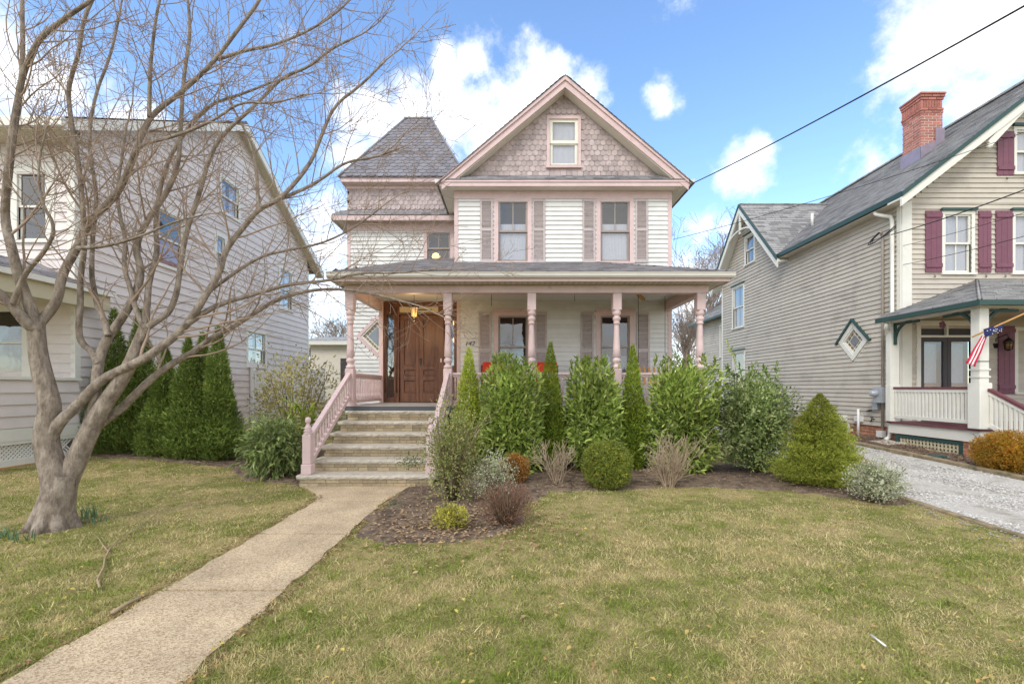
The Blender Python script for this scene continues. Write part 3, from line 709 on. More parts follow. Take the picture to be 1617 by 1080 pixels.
# diamond window in the tower
def diamond(parent, F, cu, cz, h, trim, capm, bars, gl=.55, sm_='cream_sash', gp=.05):
    D = lambda q: [(cu, cz-q), (cu+q, cz), (cu, cz+q), (cu-q, cz)]
    def ring(mb, q0, q1, n0, n1):
        A, B = D(q0), D(q1)
        for i in range(4):
            j = (i+1) % 4; mb.hexa([(A[i][0],n0,A[i][1]),(A[j][0],n0,A[j][1]),(A[j][0],n1,A[j][1]),(A[i][0],n1,A[i][1])], [(B[i][0],n0,B[i][1]),(B[j][0],n0,B[j][1]),(B[j][0],n1,B[j][1]),(B[i][0],n1,B[i][1])])
    mb = MB(F); ring(mb, h*(gl+.10), h, -.04, .04); w = mb.build('diamond_window', trim, parent)
    mb = MB(F); ring(mb, h*gl, h*(gl+.095), -.04, .02); mb.build('sash', sm_, w)
    if capm:
        mb = MB(F)
        for s_ in (-1, 1): mb.hexa([(cu, -.02, cz+h+.0), (cu+s_*(h+.06), -.02, cz-.06), (cu+s_*(h+.06), .09, cz-.06), (cu, .09, cz+h)], [(cu, -.02, cz+h+.07), (cu+s_*(h+.09), -.02, cz-.03), (cu+s_*(h+.09), .09, cz-.03), (cu, .09, cz+h+.07)])
        mb.build('head_cap', capm, w)
    # leaded grid turned 45 degrees: (a,b) in -1..1 along the diamond's sides
    def Q(a, b): q = h*gl/2; return (cu+(a-b)*q, cz+(a+b)*q)
    for a0, a1, b0_, b1, m in bars:
        pts = [Q(a0+gp,b0_+gp), Q(a1-gp,b0_+gp), Q(a1-gp,b1-gp), Q(a0+gp,b1-gp)]; MB(F).poly(pts, -.02, -.012).build('pane', m, w)
    MB(F).poly(D(h*(gl+.08)), -.05, -.03).build('leading', 'cream_sash', w)
    return w
cells = []
for i in range(6):
    t0_, t1_ = -1+i/3, -1+(i+1)/3
    cells += [(-1, -.72, t0_, t1_, 'stained_amber'), (.72, 1, t0_, t1_, 'stained_amber')]
    if 0 < i < 5: cells += [(t0_, t1_, -1, -.72, 'stained_amber'), (t0_, t1_, .72, 1, 'stained_amber')]
cells.append((-.70, .70, -.70, .70, 'stained_clear'))
diamond(H, FT, *DIA, 'pink_trim', None, cells, .68)
# ---- entrance
E0, E1 = -3.22, wx(722)
MB(left_frame(E0)).poly([(W, FLOOR), (T, FLOOR), (T, CEIL), (W, CEIL)], -.05, 0).build('vestibule_wall', 'white_siding', H)
bevel(MB(FW).box(E0, E0+.1, -.06, .05, FLOOR, CEIL).build('pilaster', 'pink_trim', H)); bevel(MB(FW).box(E1, wx(727.5), -.06, .03, FLOOR, CEIL).build('pilaster', 'pink_trim', H))
D0, D1, DT = wx(630.5), wx(692.5), wz(497)
en = MB(FW)
def post(a, b, z0=FLOOR, z1=CEIL, n=.0): en.box(a, b, -.14, n, z0, z1)
post(E0+.1, wx(610.5)); post(wx(622.5), D0); post(D1, wx(712)); post(wx(717.5), E1)
en.box(E0+.1, E1, -.14, .012, 3.50, CEIL-.001); en.box(wx(610.5), wx(622.5), -.13, -.01, DT+.02, 3.5); en.box(wx(712), wx(717.5), -.13, -.01, DT+.02, 3.5)
en.box(wx(610.5), wx(622.5), -.13, -.01, FLOOR, FLOOR+.12); en.box(wx(712), wx(717.5), -.13, -.01, FLOOR, FLOOR+.9); en.box(D0, D1, -.13, .004, DT+.005, DT+.05)
for x in (wx(612-3.4), wx(626.5), wx(702)): en.tube([(x, .004, FLOOR+.25), (x, .004, 3.46)], .02, 8)
ent = en.build('door_frame', 'door_wood', H)
MB(FW).box(wx(610.5), wx(622.5), -.07, -.062, FLOOR+.12, DT+.02).build('sidelight', 'pane_glass', ent); MB(FW).box(wx(712), wx(717.5), -.07, -.062, FLOOR+.9, DT+.02).build('sidelight', 'pane_glass', ent)
MB(FW).box(D0, D1, -.07, -.062, DT+.05, 3.50).build('transom', 'lit_transom_glass', ent)
rb = MB(FW)
rb.add([(E0+.02,-.15,FLOOR),(E1,-.15,FLOOR),(E1,-.15,CEIL),(E0+.02,-.15,CEIL),(E0+.02,-1.3,FLOOR),(E1,-1.3,FLOOR),(E1,-1.3,CEIL),(E0+.02,-1.3,CEIL)], [(4,5,6,7),(0,1,5,4),(1,2,6,5),(2,3,7,6),(3,0,4,7)]); rb.build('hall_interior', 'warm_wall', ent)
for (x, y) in ((714.5, 533), (714.8, 504)): MB(FW).lathe((wx(x), -.6, wz(y)), [(.01,-.07),(.05,-.05),(.07,0),(.05,.05),(.01,.07)], 10).build('hall_lamp', 'bulb_glow', ent)
MB(FW).tube([(wx(650)+.02, .012, DT+.12), (wx(650)+.5, .012, DT+.115)], .012, 6).build('transom_bar', 'black_iron', ent)
mid = (D0+D1)/2
def leaf_door(u0, u1, knob):
    d = MB(FW); st = .085
    zs = [FLOOR+.01, FLOOR+.22, wz(602), wz(596.5)+.0, wz(583.0), wz(577), DT-.09, DT]
    zs = [FLOOR+.012, FLOOR+.24, wz(599), wz(593.5), wz(582.5), wz(577.5), DT-.10, DT]
    d.box(u0, u0+st, -.10, -.05, zs[0], zs[-1]); d.box(u1-st, u1, -.10, -.05, zs[0], zs[-1])
    for a, b in ((zs[0], zs[1]), (zs[2], zs[3]), (zs[4], zs[5]), (zs[6], zs[7])): d.box(u0+st, u1-st, -.10, -.05, a, b)
    o = bevel(d.build('door', 'door_wood', ent), .005)
    for a, b in ((zs[1], zs[2]), (zs[3], zs[4]), (zs[5], zs[6])):
        mo = MB(FW)
        for (p, q, r2, s2) in ((u0+st, u0+st+.022, a, b), (u1-st-.022, u1-st, a, b), (u0+st+.022, u1-st-.022, a, a+.022), (u0+st+.022, u1-st-.022, b-.022, b)): mo.box(p, q, -.085, -.042, r2, s2)
        mo.build('molding', 'door_wood', o)
        bevel(MB(FW).box(u0+st+.022, u1-st-.022, -.09, -.072, a+.022, b-.022).build('panel', 'door_wood', o), .012)
    if knob:
        MB(Frame(FW(u0+.04, -.05, wz(572)), (1,0,0), (0,0,1))).lathe((0,0,0), [(.03,-.0),(.03,.01),(.012,.015),(.012,.04),(.028,.05),(.032,.065),(.02,.08)], 12).build('knob', 'door_metal', o)
        MB(FW).box(u0+.02, u0+.06, -.05, -.044, wz(577), wz(567)).build('lock_plate', 'door_metal', o)
    for z in (FLOOR+.3, FLOOR+1.9): MB(FW).tube([(u0+.004 if not knob else u1-.004, -.045, z-.05), (u0+.004 if not knob else u1-.004, -.045, z+.05)], .01, 6).build('hinge', 'door_metal', o)
leaf_door(D0+.004, mid-.003, False); leaf_door(mid+.003, D1-.004, True)
MB(FW).box(wx(696), wx(698), .0, .02, wz(572), wz(566)).build('doorbell', 'pvc_white', ent)
MB(FW).box(wx(608.5), wx(609.7), .0, .01, wz(541), wz(534)).build('nameplate', 'cream_trim', ent)
# house number
def text(parent, F, txt, u, z, size, m, name):
    cu = bpy.data.curves.new(name, 'FONT'); cu.body = txt; cu.size = size; cu.extrude = .004; cu.shear = .25; cu.space_character = 1.1; cu.materials.append(MATS[m])
    tmp = bpy.data.objects.new(name, cu); COL.objects.link(tmp); me_ = bpy.data.meshes.new_from_object(tmp.evaluated_get(bpy.context.evaluated_depsgraph_get())); bpy.data.objects.remove(tmp); me_.materials.clear(); me_.materials.append(MATS[m])
    o = bpy.data.objects.new(name, me_); M = Matrix.Identity(4)
    for i in range(3): M[i][0] = F.u[i]; M[i][1] = F.z[i]; M[i][2] = F.n[i]; M[i][3] = F(u, .03, z)[i]
    return link(o, parent, M)
for i, ch in enumerate('142'): text(H, FW, ch, wx(734.3)+i*.082, wz(546.2), .16, 'black_iron', 'house_number')
# ---- porch
PX0, PX1 = -3.28, 3.84
fl = MB(); x = PX0
while x < PX1: fl.box(x+.001, min(x+.09, PX1)-.001, PD-.07, W, FLOOR-.03, FLOOR); x += .09
fo = fl.build('porch_floor', 'porch_floor', H)
MB().box(PX0+.0, PX1, PD-.09, PD-.071, FLOOR-.115, FLOOR-.004).build('floor_edge', 'floor_edge', H)
MB().box(PX0+.05, PX1-.05, PD-.03, PD+.02, .0, FLOOR-.12).build('porch_skirt_or_shade', 'floor_edge', H)
MB().box(PX0, PX0+.05, PD, W, .0, FLOOR-.03).build('porch_skirt_or_shade', 'floor_edge', H); MB().box(PX1-.05, PX1, PD, W, .0, FLOOR-.03).build('porch_skirt_or_shade', 'floor_edge', H)
ce = MB(); y = PD
while y < W: ce.box(PX0+.05, PX1-.05, y+.002, min(y+.085, W)-.002, CEIL+.002, CEIL+.02); y += .085
ce.build('porch_ceiling', 'porch_ceiling', H)
MB().box(PX0+.06, PX1-.06, PD+.01, W, CEIL+.021, CEIL+.03).build('ceiling_deck', 'porch_ceiling', H)
bm = MB(); bm.box(PX0-.01, PX1+.01, PD-.09, PD+.09, 3.386, 3.53); bm.box(PX0-.01, PX0+.14, PD+.09, W, 3.388, 3.53); bm.box(PX1-.14, PX1+.01, PD+.09, W, 3.388, 3.53)
bm.box(PX0+.02, PX1-.02, PD-.06, PD+.06, 3.53, CEIL+.002); bm.box(PX0+.02, PX0+.11, PD+.06, W, 3.53, CEIL); bm.box(PX1-.11, PX1-.02, PD+.06, W, 3.53, CEIL)
bevel(bm.build('porch_beam', 'pink_trim', H), .008)
EX0, EX1, EY = -3.44, 4.12, PD-.40
sf = MB(); y = EY+.02
while y < PD-.02: sf.box(EX0+.03, EX1-.03, y, y+.042, 3.548, 3.56); y += .045
sf.box(EX1-.4, EX1-.03, PD-.02, W, 3.548, 3.56); sf.build('porch_soffit', 'cream_trim', H)
x = EX0+.1
vn = MB()
while x < EX1-.1: vn.box(x, x+.035, EY+.06, PD-.1, 3.544, 3.5475); x += .11
o = vn.build('soffit_vents', 'soffit_cream', H); o['kind'] = 'stuff'
fa = MB(); fa.box(EX0, EX1, EY-.0, EY+.022, 3.54, 3.69); fa.box(EX1-.022, EX1, EY+.022, W, 3.54, 3.69); fa.box(EX0, EX0+.022, EY+.022, T, 3.54, 3.69); fa.build('porch_fascia', 'pink_trim', H)
gt = MB()
prof = [(0,.0), (-.05,.0), (-.075,.035), (-.075,.06), (-.09,.10), (-.082,.10), (-.068,.062), (-.066,.04), (-.045,.01), (0,.01)]
for (a, b, ax) in ((EX0-.05, EX1+.08, 0),):
    kk = len(prof); vs = [(a, EY+p, 3.60+q) for p, q in prof]+[(b, EY+p, 3.60+q) for p, q in prof]
    gt.add(vs, [((i+1) % kk, i, i+kk, (i+1) % kk+kk) for i in range(kk)]+[tuple(range(kk)), tuple(range(2*kk-1, kk-1, -1))])
gt.box(EX1+.0, EX1+.075, EY+.0, W+.2, 3.60, 3.70); gt.box(EX0-.06, EX0, EY+.0, T-.3, 3.60, 3.70)
gt.build('porch_gutter', 'gutter_metal', H)
# roof: front slope up to the wall, hips at both ends, deeper left part up to the tower
zE = 3.705; slope = (4.56-zE)/(W-EY+.06); Ln = math.hypot(1, slope); yE = EY-.06
up = Vector((0, 1/Ln, slope/Ln)); run = W-yE
hr = run*.86
tiles((EX0, yE, zE), (1,0,0), up, [(0,0),(EX1+.06-EX0,0),(EX1+.06-EX0-hr,run*Ln),(GL-EX0+.0,run*Ln),(hr*.3,run*.3*Ln)], .27, .135, 'roof_shingle', H, 'porch_roof')
tiles((EX0, yE, zE), (1,0,0), up, [(0,0),(GL-EX0+.05,0),(GL-EX0+.05,(T-yE)*Ln),(1.15,(T-yE)*Ln)], .27, .135, 'roof_shingle', H, 'porch_roof')
hs = slope/.86; L2 = math.hypot(1, hs)
tiles((EX1+.06, yE, zE), (0,1,0), (-1/L2, 0, hs/L2), [(0,0),(run,0),(run,hr*L2)], .27, .135, 'roof_shingle', H, 'porch_roof')
tiles((EX0-.02, yE, zE), (0,1,0), Vector((.34, 0, slope)).normalized(), [(0,0),(T-yE,0),(T-yE,1.9)], .27, .135, 'roof_shingle', H, 'porch_roof')
MB().tube([(EX1+.06, yE, zE+.005), (EX1+.06-hr, W, zE+slope*run+.01)], .022, 6).build('hip_cap', 'roof_shingle', H)
# posts
posts = [-3.196, -1.266, .389, 2.07, 3.72]
HP = .085
prof = [(.055,1.894),(.085,1.91),(.088,1.95),(.06,1.98),(.045,1.995),(.075,2.03),(.085,2.06),(.075,2.095),(.05,2.115),(.058,2.13),(.078,2.15),(.070,2.30),(.058,2.55),(.050,2.74),(.050,2.78),(.066,2.79),(.066,2.81),(.055,2.825),(.062,2.85),(.078,2.875),(.078,2.91),(.055,2.935),(.05,2.95),(.08,2.97),(.085,3.0),(.078,3.03),(.085,3.06)]
pm = MB(); pm.lathe((0,0,0), prof, 16)
pmesh = pm.mesh('post_turning', 'pink_trim')
for i, X in enumerate(posts):
    po = bevel(MB().box(X-HP, X+HP, PD-HP, PD+HP, FLOOR, 1.90).build('porch_post', 'pink_trim', H), .012)
    bevel(MB().box(X-HP, X+HP, PD-HP, PD+HP, 3.05, 3.386).build('post_head', 'pink_trim', po), .012)
    inst('turning', pmesh, po, Matrix.Translation((X, PD, 0)))
    MB().box(X-HP-.012, X+HP+.012, PD-HP-.012, PD+HP+.012, FLOOR+.001, FLOOR+.05).build('plinth', 'pink_trim', po)
bal = MB().lathe((0,0,0), [(.016,0),(.016,.06),(.022,.08),(.014,.10),(.022,.16),(.018,.30),(.013,.36),(.022,.39),(.016,.41),(.016,.47)], 8).mesh('baluster', 'pink_trim')
def rail(p0, p1, n, name='porch_railing', top=1.80, bot=1.25):
    a, b = Vector(p0), Vector(p1); m_ = MB()
    m_.bar((a.x,a.y,top), (b.x,b.y,top), .085, .05); m_.bar((a.x,a.y,top-.045), (b.x,b.y,top-.045), .05, .04); m_.bar((a.x,a.y,bot), (b.x,b.y,bot), .06, .06)
    o = bevel(m_.build(name, 'pink_trim', H), .008)
    for i in range(n):
        q = a.lerp(b, (i+.5)/n); inst('baluster', bal, o, Matrix.Translation((q.x, q.y, bot+.03))@Matrix.Diagonal((1,1,(top-bot-.095)/.47,1)))
    return o
for a, b in zip(posts[1:-1], posts[2:]): rail((a+HP,PD,0), (b-HP,PD,0), 13)
rail((-3.196,PD+HP,0), (-3.18,W-.05,0), 18); rail((3.72,PD+HP,0), (3.74,W-.03,0), 18)
# ---- front steps
d1, tr, rs = 6.985, .366, .18
SX0, SX1 = -3.27, -1.20
st = MB().box(SX0+.06, SX1-.06, d1+.036, PD-.1, -.02, .11)
for kk in range(1, 6): st.box(SX0+.06, SX1-.06, d1+.036+tr*kk, PD-.1, .11+rs*(kk-1)+.0005, .11+rs*kk)
steps = st.build('front_steps', 'step_mortar', H)
rr = random.Random(4)
def rock_slab(x0, x1, y0, y1, z0, z1, seed):
    rn = random.Random(seed); n = 46; vs = []; fs = []
    for i in range(n+1):
        x = x0+(x1-x0)*i/n
        prof_ = [(y1, z0), (y0+.02+rn.uniform(-.006,.006), z0), (y0+rn.uniform(-.004,.012), z0+(z1-z0)*.35), (y0+rn.uniform(-.008,.010), z0+(z1-z0)*.65), (y0+.012+rn.uniform(-.004,.008), z1-.004), (y0+.035, z1), (y1, z1)]
        vs += [(x, a, b) for a, b in prof_]
    m_ = 7
    for i in range(n):
        for j in range(m_-1): fs.append((i*m_+j, i*m_+j+1, (i+1)*m_+j+1, (i+1)*m_+j))
    fs += [tuple(range(m_-1,-1,-1)), tuple(range(n*m_, (n+1)*m_))]
    return MB().add(vs, fs)
bkm = MB().box(0, 1, 0, 1, 0, 1).mesh('brick', 'step_brick')
for kk in range(6):
    z1 = rs*(kk+1); y0 = d1+tr*kk
    x0, x1 = (SX0-.05, SX1+.02) if kk == 0 else (SX0+.03, SX1-.02)
    rock_slab(x0, x1, y0, y0+tr+.045 if kk < 5 else PD-.092, z1-.068, z1, kk).build('tread', 'step_slab', steps)
    for c in range(2):
        zz = z1-rs+.004+c*.055; x = x0+.04-(.1 if c else 0)
        while x < x1-.04:
            L = rr.uniform(.12, .21); a, b = max(x, x0+.04), min(x+L, x1-.04)
            if b-a > .03: inst('brick', bkm, steps, Matrix.Translation((a+.003, y0+.026+rr.uniform(0,.006), zz))@Matrix.Diagonal((b-a-.006, .1, .049, 1)))
            x += L
# stair railings
for X in (-3.196, -1.266):
    yN = d1+.14; nw = MB()
    nw.box(X-.08, X+.08, yN-.08, yN+.08, .18, .34); nw.box(X-.066, X+.066, yN-.066, yN+.066, .34, .80)
    np_ = bevel(nw.build('newel_post', 'pink_trim', H), .012)
    MB().lathe((X, yN, .80), [(.066,0),(.07,.015),(.05,.03),(.062,.045),(.066,.06),(.045,.075),(.056,.09),(.05,.11),(.028,.15),(.022,.165),(.03,.175),(.042,.20),(.045,.225),(.036,.255),(.012,.27)], 14).build('finial', 'pink_trim', np_)
    a, b = Vector((X, yN+.06, .76)), Vector((X, PD-.08, 1.80)); lo = Vector((0,0,-.44))
    sr = MB(); sr.bar(a, b, .085, .06); sr.bar(a+lo+Vector((0,0,.02)), b+lo, .06, .075)
    o = bevel(sr.build('stair_railing', 'pink_trim', H), .008)
    for i in range(15):
        q = a.lerp(b, (i+.5)/15); inst('baluster', bal, o, Matrix.Translation(q+lo+Vector((0,0,.03)))@Matrix.Diagonal((1,1,.80,1)))
# ---- porch lantern, hanging hooks, porch furniture
lp = P(654.5, 492, 9.95)
ln = root('porch_lantern', (lp.x, lp.y, lp.z-.15), 'lit hanging carriage lantern in front of the wooden double doors', 'lantern')
def hexring(c, r, z): return [(c.x+r*math.cos(j*math.pi/3), c.y+r*math.sin(j*math.pi/3), z) for j in range(6)]
g_ = MB(); g_.lathe((lp.x,lp.y,lp.z), [(.05,-.12),(.085,.09)], 6); g_.build('lantern_glass', 'amber_glass', ln)
MB().lathe((lp.x,lp.y,lp.z), [(.01,-.05),(.028,-.03),(.03,.01),(.012,.05)], 8).build('bulb', 'lamp_glow', ln)
c_ = MB()
for q, w_ in zip(hexring(lp, .052, lp.z-.12), hexring(lp, .088, lp.z+.09)): c_.tube([q, w_], .007, 5)
c_.lathe((lp.x,lp.y,lp.z), [(.105,.085),(.1,.10),(.05,.15),(.02,.17),(.018,.2)], 6); c_.lathe((lp.x,lp.y,lp.z), [(.008,-.21),(.02,-.19),(.012,-.17),(.03,-.14),(.056,-.12)], 6)
c_.build('lantern_cage', 'black_iron', ln); MB().tube([(lp.x,lp.y,lp.z+.19), (lp.x,lp.y,CEIL)], .006, 5).build('chain', 'black_iron', ln)
MB().lathe((lp.x,lp.y,CEIL), [(.05,-.03),(.05,0)], 10).build('canopy', 'black_iron', ln)
pt = bpy.data.lights.new('porch_lantern_light', 'POINT'); pt.energy = 8; pt.color = (1,.66,.32); pt.shadow_soft_size = .09
pto = bpy.data.objects.new('porch_lantern_light', pt); link(pto, ln, Matrix.Translation((lp.x, lp.y-.02, lp.z-.28)))
# swing chains and the wooden hanging bar
for i, (x, y, d, L) in enumerate(((776.5, 466, 9.9, .32), (908, 466, 9.9, .22))):
    q = Vector((PX(x, d), d, CEIL)); c = MB().tube([q, q-Vector((0,0,L))], .006, 5).build('hanging_hook', 'black_iron'); tag(c, ('short wire hook under porch ceiling near the house number', 'short wire hook under porch ceiling midway between the porch windows')[i], 'hook')
sw = root('porch_swing', (PX(1028,10.2), 10.2, 1.62), 'chain-hung porch swing at the right end of the porch', 'porch swing')
ya, yb = 9.75, 10.6; xa = 2.75
for X, Y in ((xa, 9.9), (3.45, 10.25)): MB().tube([(X,Y,CEIL-.04),(X,Y,1.66)], .006, 5).build('chain', 'black_iron', sw)
MB().bar((2.62, 9.72, CEIL-.03), (3.1, 10.72, CEIL-.03), .07, .05).build('hanging_bar', 'raw_wood', sw)
for i in range(5): MB().bar((xa-.1, 9.8+i*.1, 1.62), (3.5, 9.85+i*.1, 1.62), .08, .025).build('seat_slat', 'raw_wood', sw)
for i in range(7): MB().bar((xa-.05+i*.11, 10.32, 1.64), (xa-.05+i*.11, 10.42, 2.0), .05, .02).build('back_slat', 'raw_wood', sw)
def porch_chair(X, Y, rz, label):
    r = root('porch_chair', (X, Y, FLOOR), label, 'chair', 'porch chairs with red cushions'); c, s_ = math.cos(rz), math.sin(rz); F = Frame((X, Y, FLOOR), (c,s_,0), (-s_,c,0))
    for a in (-.25, .25):
        for b in (-.25, .25): MB(F).box(a-.02, a+.02, b-.02, b+.02, 0, .42 if b < 0 else .88).build('leg', 'dark_screen', r)
    MB(F).box(-.27,.27,-.27,.27,.38,.42).build('seat', 'dark_screen', r); MB(F).box(-.27,.27,.24,.27,.42,.88).build('backrest', 'dark_screen', r)
    for a in (-.27,.27): MB(F).box(a-.02,a+.02,-.25,.25,.60,.63).build('armrest', 'dark_screen', r)
    bevel(MB(F).box(-.24,.24,-.25,.22,.421,.50).build('seat_cushion', 'red_cushion', r), .03, 3); bevel(MB(F).box(-.24,.24,.12,.235,.505,.95).build('back_cushion', 'red_cushion', r), .03, 3)
porch_chair(-.42, 10.3, .1, 'porch chair with red cushion below the left ground floor window')
porch_chair(.80, 10.3, 0, 'porch chair with red cushion just right of the left ground floor window')
# ------------------------------------------------------------------ house on the right
RX, RF, RB = 9.25, 10.8, 19.9
RH = root('taupe_house', (RX+4, RF, g1(RX, RF)), 'taupe clapboard neighbour house with plum shutters and brick chimney on the right', 'house')
FS, FF = left_frame(RX), front_frame(RF)
kf = RF/FPX; fx = lambda x: (x-CX)*kf; fz = lambda y: EYE-(y-HY)*kf
SB = .567; EZ = 5.93                                    # siding bottom, eave
def sy(x): return RX*FPX/(x-CX)                          # depth of a side-wall pixel column
ws1 = (sy(1192), sy(1179), 6.38, 7.42); ws2 = (sy(1175), sy(1159), 4.0, 5.62); ws3 = (sy(1176), sy(1160), 1.35, 2.95)
DR_ = (12.3, 2.79, .54)
siding(RH, FS, [(RF+.08, SB), (RB, SB), (RB, EZ), (RF+.08, EZ)], .118, [ws2, ws3, DR_], 'taupe_siding', 'side_wall')
PKY, PKZ = 17.75, 8.66
siding(RH, FS, [(15.35, EZ-.02), (RB+.2, EZ-.02), (PKY, PKZ-.25)], .118, [ws1], 'taupe_siding', 'cross_gable_wall')
for w_ in (ws1, ws2): window(RH, FS, *w_, 'white_trim', .09, 'white_trim', 0, cap=.05, capm='green_trim', curtain=('lace_curtain', w_[3]-.05, [(0,.4),(.6,1)]), inner='dim_interior', glass='pane_dark')
window(RH, FS, *ws3, 'white_trim', .09, 'white_trim', 0, cap=.05, capm='green_trim', inner='dim_interior', glass='pane_dark')
A = 'stained_amber'; Cc = 'stained_clear'
cells = [(-1,-.6,-1,-.6,Cc),(.6,1,-1,-.6,Cc),(-1,-.6,.6,1,Cc),(.6,1,.6,1,Cc),(-.6,.6,-.6,.6,Cc),(-1,-.6,-.6,0,A),(-1,-.6,0,.6,A),(.6,1,-.6,0,A),(.6,1,0,.6,A),(-.6,0,-1,-.6,A),(0,.6,-1,-.6,A),(-.6,0,.6,1,A),(0,.6,.6,1,A)]
diamond(RH, FS, *DR_, 'white_trim', 'green_trim', cells, .60, 'white_trim', .085)
MB(FS).box(RB, RB+.1, -.05, .03, .4, EZ).build('corner_board', 'white_trim', RH)
MB(FS).box(RF-.0, RF+.10, -.05, .03, SB, EZ+.2).build('corner_board', 'white_trim', RH)
# front wall: gable front
RCX, RSL = 13.4, .78
RZ = lambda X: 6.02+RSL*(X-8.95)
fwin = [(fx(1491), fx(1533), fz(430), fz(339)), (fx(1601.5), fx(1643.5), fz(430), fz(339))]
awin = (fx(1604), fx(1642), fz(273), fz(206)); FX1 = 17.4
siding(RH, FF, [(RX+.23, SB), (FX1, SB), (FX1, EZ), (RX+.23, EZ)], .118, fwin+[(fx(1452), fx(1537), .5, fz(516))], 'taupe_siding', 'front_wall')
siding(RH, FF, [(RX+.1, EZ-.02), (FX1, EZ-.02), (RCX, RZ(RCX)-.25)], .118, [awin], 'taupe_siding', 'front_gable_wall')
MB(FF).box(RX-.002, RX+.225, -.05, .03, SB, 6.05).build('corner_board', 'white_trim', RH)
for w_ in fwin+[awin]: window(RH, FF, *w_, 'white_trim', .075, 'white_trim', 1, cap=.06, capm='green_trim', curtain=('lace_curtain', w_[3]-.03, [(0,.5),(.5,1)]), inner='curtain', lower_muntin=True)
for a, b, z0, z1 in ((1459.5,1485.5,431,334),(1543,1563,431,334),(1570,1596.5,431,334),(1652,1676,431,334),(1572.5,1599,278,209)): plank_shutter(RH, FF, fx(a), fx(b), fz(z0), fz(z1))
# foundation bricks
mo = MB(); mo.box(RX+.007, RX+.3, RF, RB, -.1, SB); mo.box(RX+.012, FX1, RF+.012, RF+.3, -.1, SB); fnd = mo.build('foundation', 'brick_mortar', RH)
bm_ = MB().box(0, 1, 0, 1, 0, 1).mesh('brick', 'old_brick'); rr = random.Random(8)
for c in range(6):
    z = SB-.071-c*.071; y = RF-(c % 2)*.11
    while y < 15.6:
        if not (12.35 < y+.1 < 13.3 and c < 3): inst('brick', bm_, fnd, Matrix.Translation((RX+rr.uniform(-.002,.004), y, z))@Matrix.Diagonal((.05, .208, .06, 1)))
        y += .22
bw = MB(FS); bw.box(12.45, 13.2, .0, .03, .26, .30); bw.box(12.45, 13.2, .0, .03, .53, .56); bw.box(12.45, 12.5, .0, .03, .30, .53); bw.box(13.15, 13.2, .0, .03, .30, .53); b_ = bw.build('basement_window', 'white_trim', RH)
MB(FS).box(12.5, 13.15, -.0, .012, .30, .53).build('screen', 'dark_screen', b_)
# roofs
ln_ = math.hypot(1, RSL); EYF = RF-.40; EXR = 8.95
L_ = (RCX-EXR)*ln_
vg = 15.3; vtop = PKZ
# left slope in front of the valley, up to the ridge, running to the back
tvy = (vtop-6.02)/RSL*ln_
tiles((EXR, EYF, 6.02), (0,1,0), (1/ln_,0,RSL/ln_), [(0,0),(vg-EYF,0),(PKY-EYF,tvy),(PKY-EYF,L_),(0,L_)], .3, .14, 'roof_shingle_grey', RH, 'roof')
tiles((EXR, EYF, 6.02), (0,1,0), (1/ln_,0,RSL/ln_), [(PKY-EYF,tvy),(26-EYF,0),(26-EYF,L_),(PKY-EYF,L_)], .3, .14, 'roof_shingle_grey', RH, 'roof')
tiles((2*RCX-EXR, EYF, 6.02), (0,1,0), (-1/ln_,0,RSL/ln_), [(0,0),(15,0),(15,L_),(0,L_)], .6, .3, 'roof_shingle_grey', RH, 'roof')
cs = (PKZ-6.0)/(PKY-vg); cl = math.hypot(1, cs); vx = (PKZ-6.02)/RSL
tiles((8.86, vg-.02, 6.0), (1,0,0), (0,1/cl,cs/cl), [(0,0),(.1,0),(.1+vx,(PKY-vg)*cl),(0,(PKY-vg)*cl)], .3, .14, 'roof_shingle_grey', RH, 'cross_gable_roof')
tiles((8.86, 2*PKY-vg, 6.0), (1,0,0), (0,-1/cl,cs/cl), [(0,0),(.1,0),(.1+vx,(PKY-vg)*cl),(0,(PKY-vg)*cl)], .3, .14, 'roof_shingle_grey', RH, 'cross_gable_roof')
MB().bar((RCX, EYF-.02, RZ(RCX)+.02), (RCX, 26, RZ(RCX)+.02), .2, .05).build('ridge_cap', 'roof_shingle_grey', RH)
MB().bar((8.86, PKY, PKZ+.01), (8.95+vx, PKY, PKZ+.01), .16, .03).build('ridge_cap', 'roof_shingle_grey', RH)
MB().bar((EXR+.01, vg, 6.03), (EXR+vx, PKY, PKZ+.03), .05, .01).build('valley_flashing', 'lead_flashing', RH)
# cross gable rakes: green edge, white board, arched brace
for s_ in (-1, 1):
    e = PKY+s_*(PKY-vg+.1); ez = 6.0-.1*cs
    MB().hexa([(8.82,PKY,PKZ-.09),(8.82,e,ez-.09),(8.86,e,ez-.09),(8.86,PKY,PKZ-.09)], [(8.82,PKY,PKZ+.02),(8.82,e,ez+.02),(8.86,e,ez+.02),(8.86,PKY,PKZ+.02)]).build('rake_edge', 'green_trim', RH)
    MB().hexa([(8.85,PKY,PKZ-.34),(8.85,e,ez-.34),(8.90,e,ez-.34),(8.90,PKY,PKZ-.34)], [(8.85,PKY,PKZ-.092),(8.85,e,ez-.092),(8.90,e,ez-.092),(8.90,PKY,PKZ-.092)]).build('rake_board', 'white_trim', RH)
    MB().hexa([(8.90,PKY,PKZ-.16),(8.90,e,ez-.16),(RX,e,ez-.16),(RX,PKY,PKZ-.16)], [(8.90,PKY,PKZ-.10),(8.90,e,ez-.10),(RX,e,ez-.10),(RX,PKY,PKZ-.10)]).build('rake_soffit', 'white_trim', RH)
ar = MB(); pts = []
for i in range(13): th = math.pi*(.08+.84*i/12); pts.append((8.90, PKY+1.5*math.cos(th), PKZ-2.05+1.05*math.sin(th)))
for a, b in zip(pts[:-1], pts[1:]): ar.bar(a, b, .05, .10, (1,0,0))
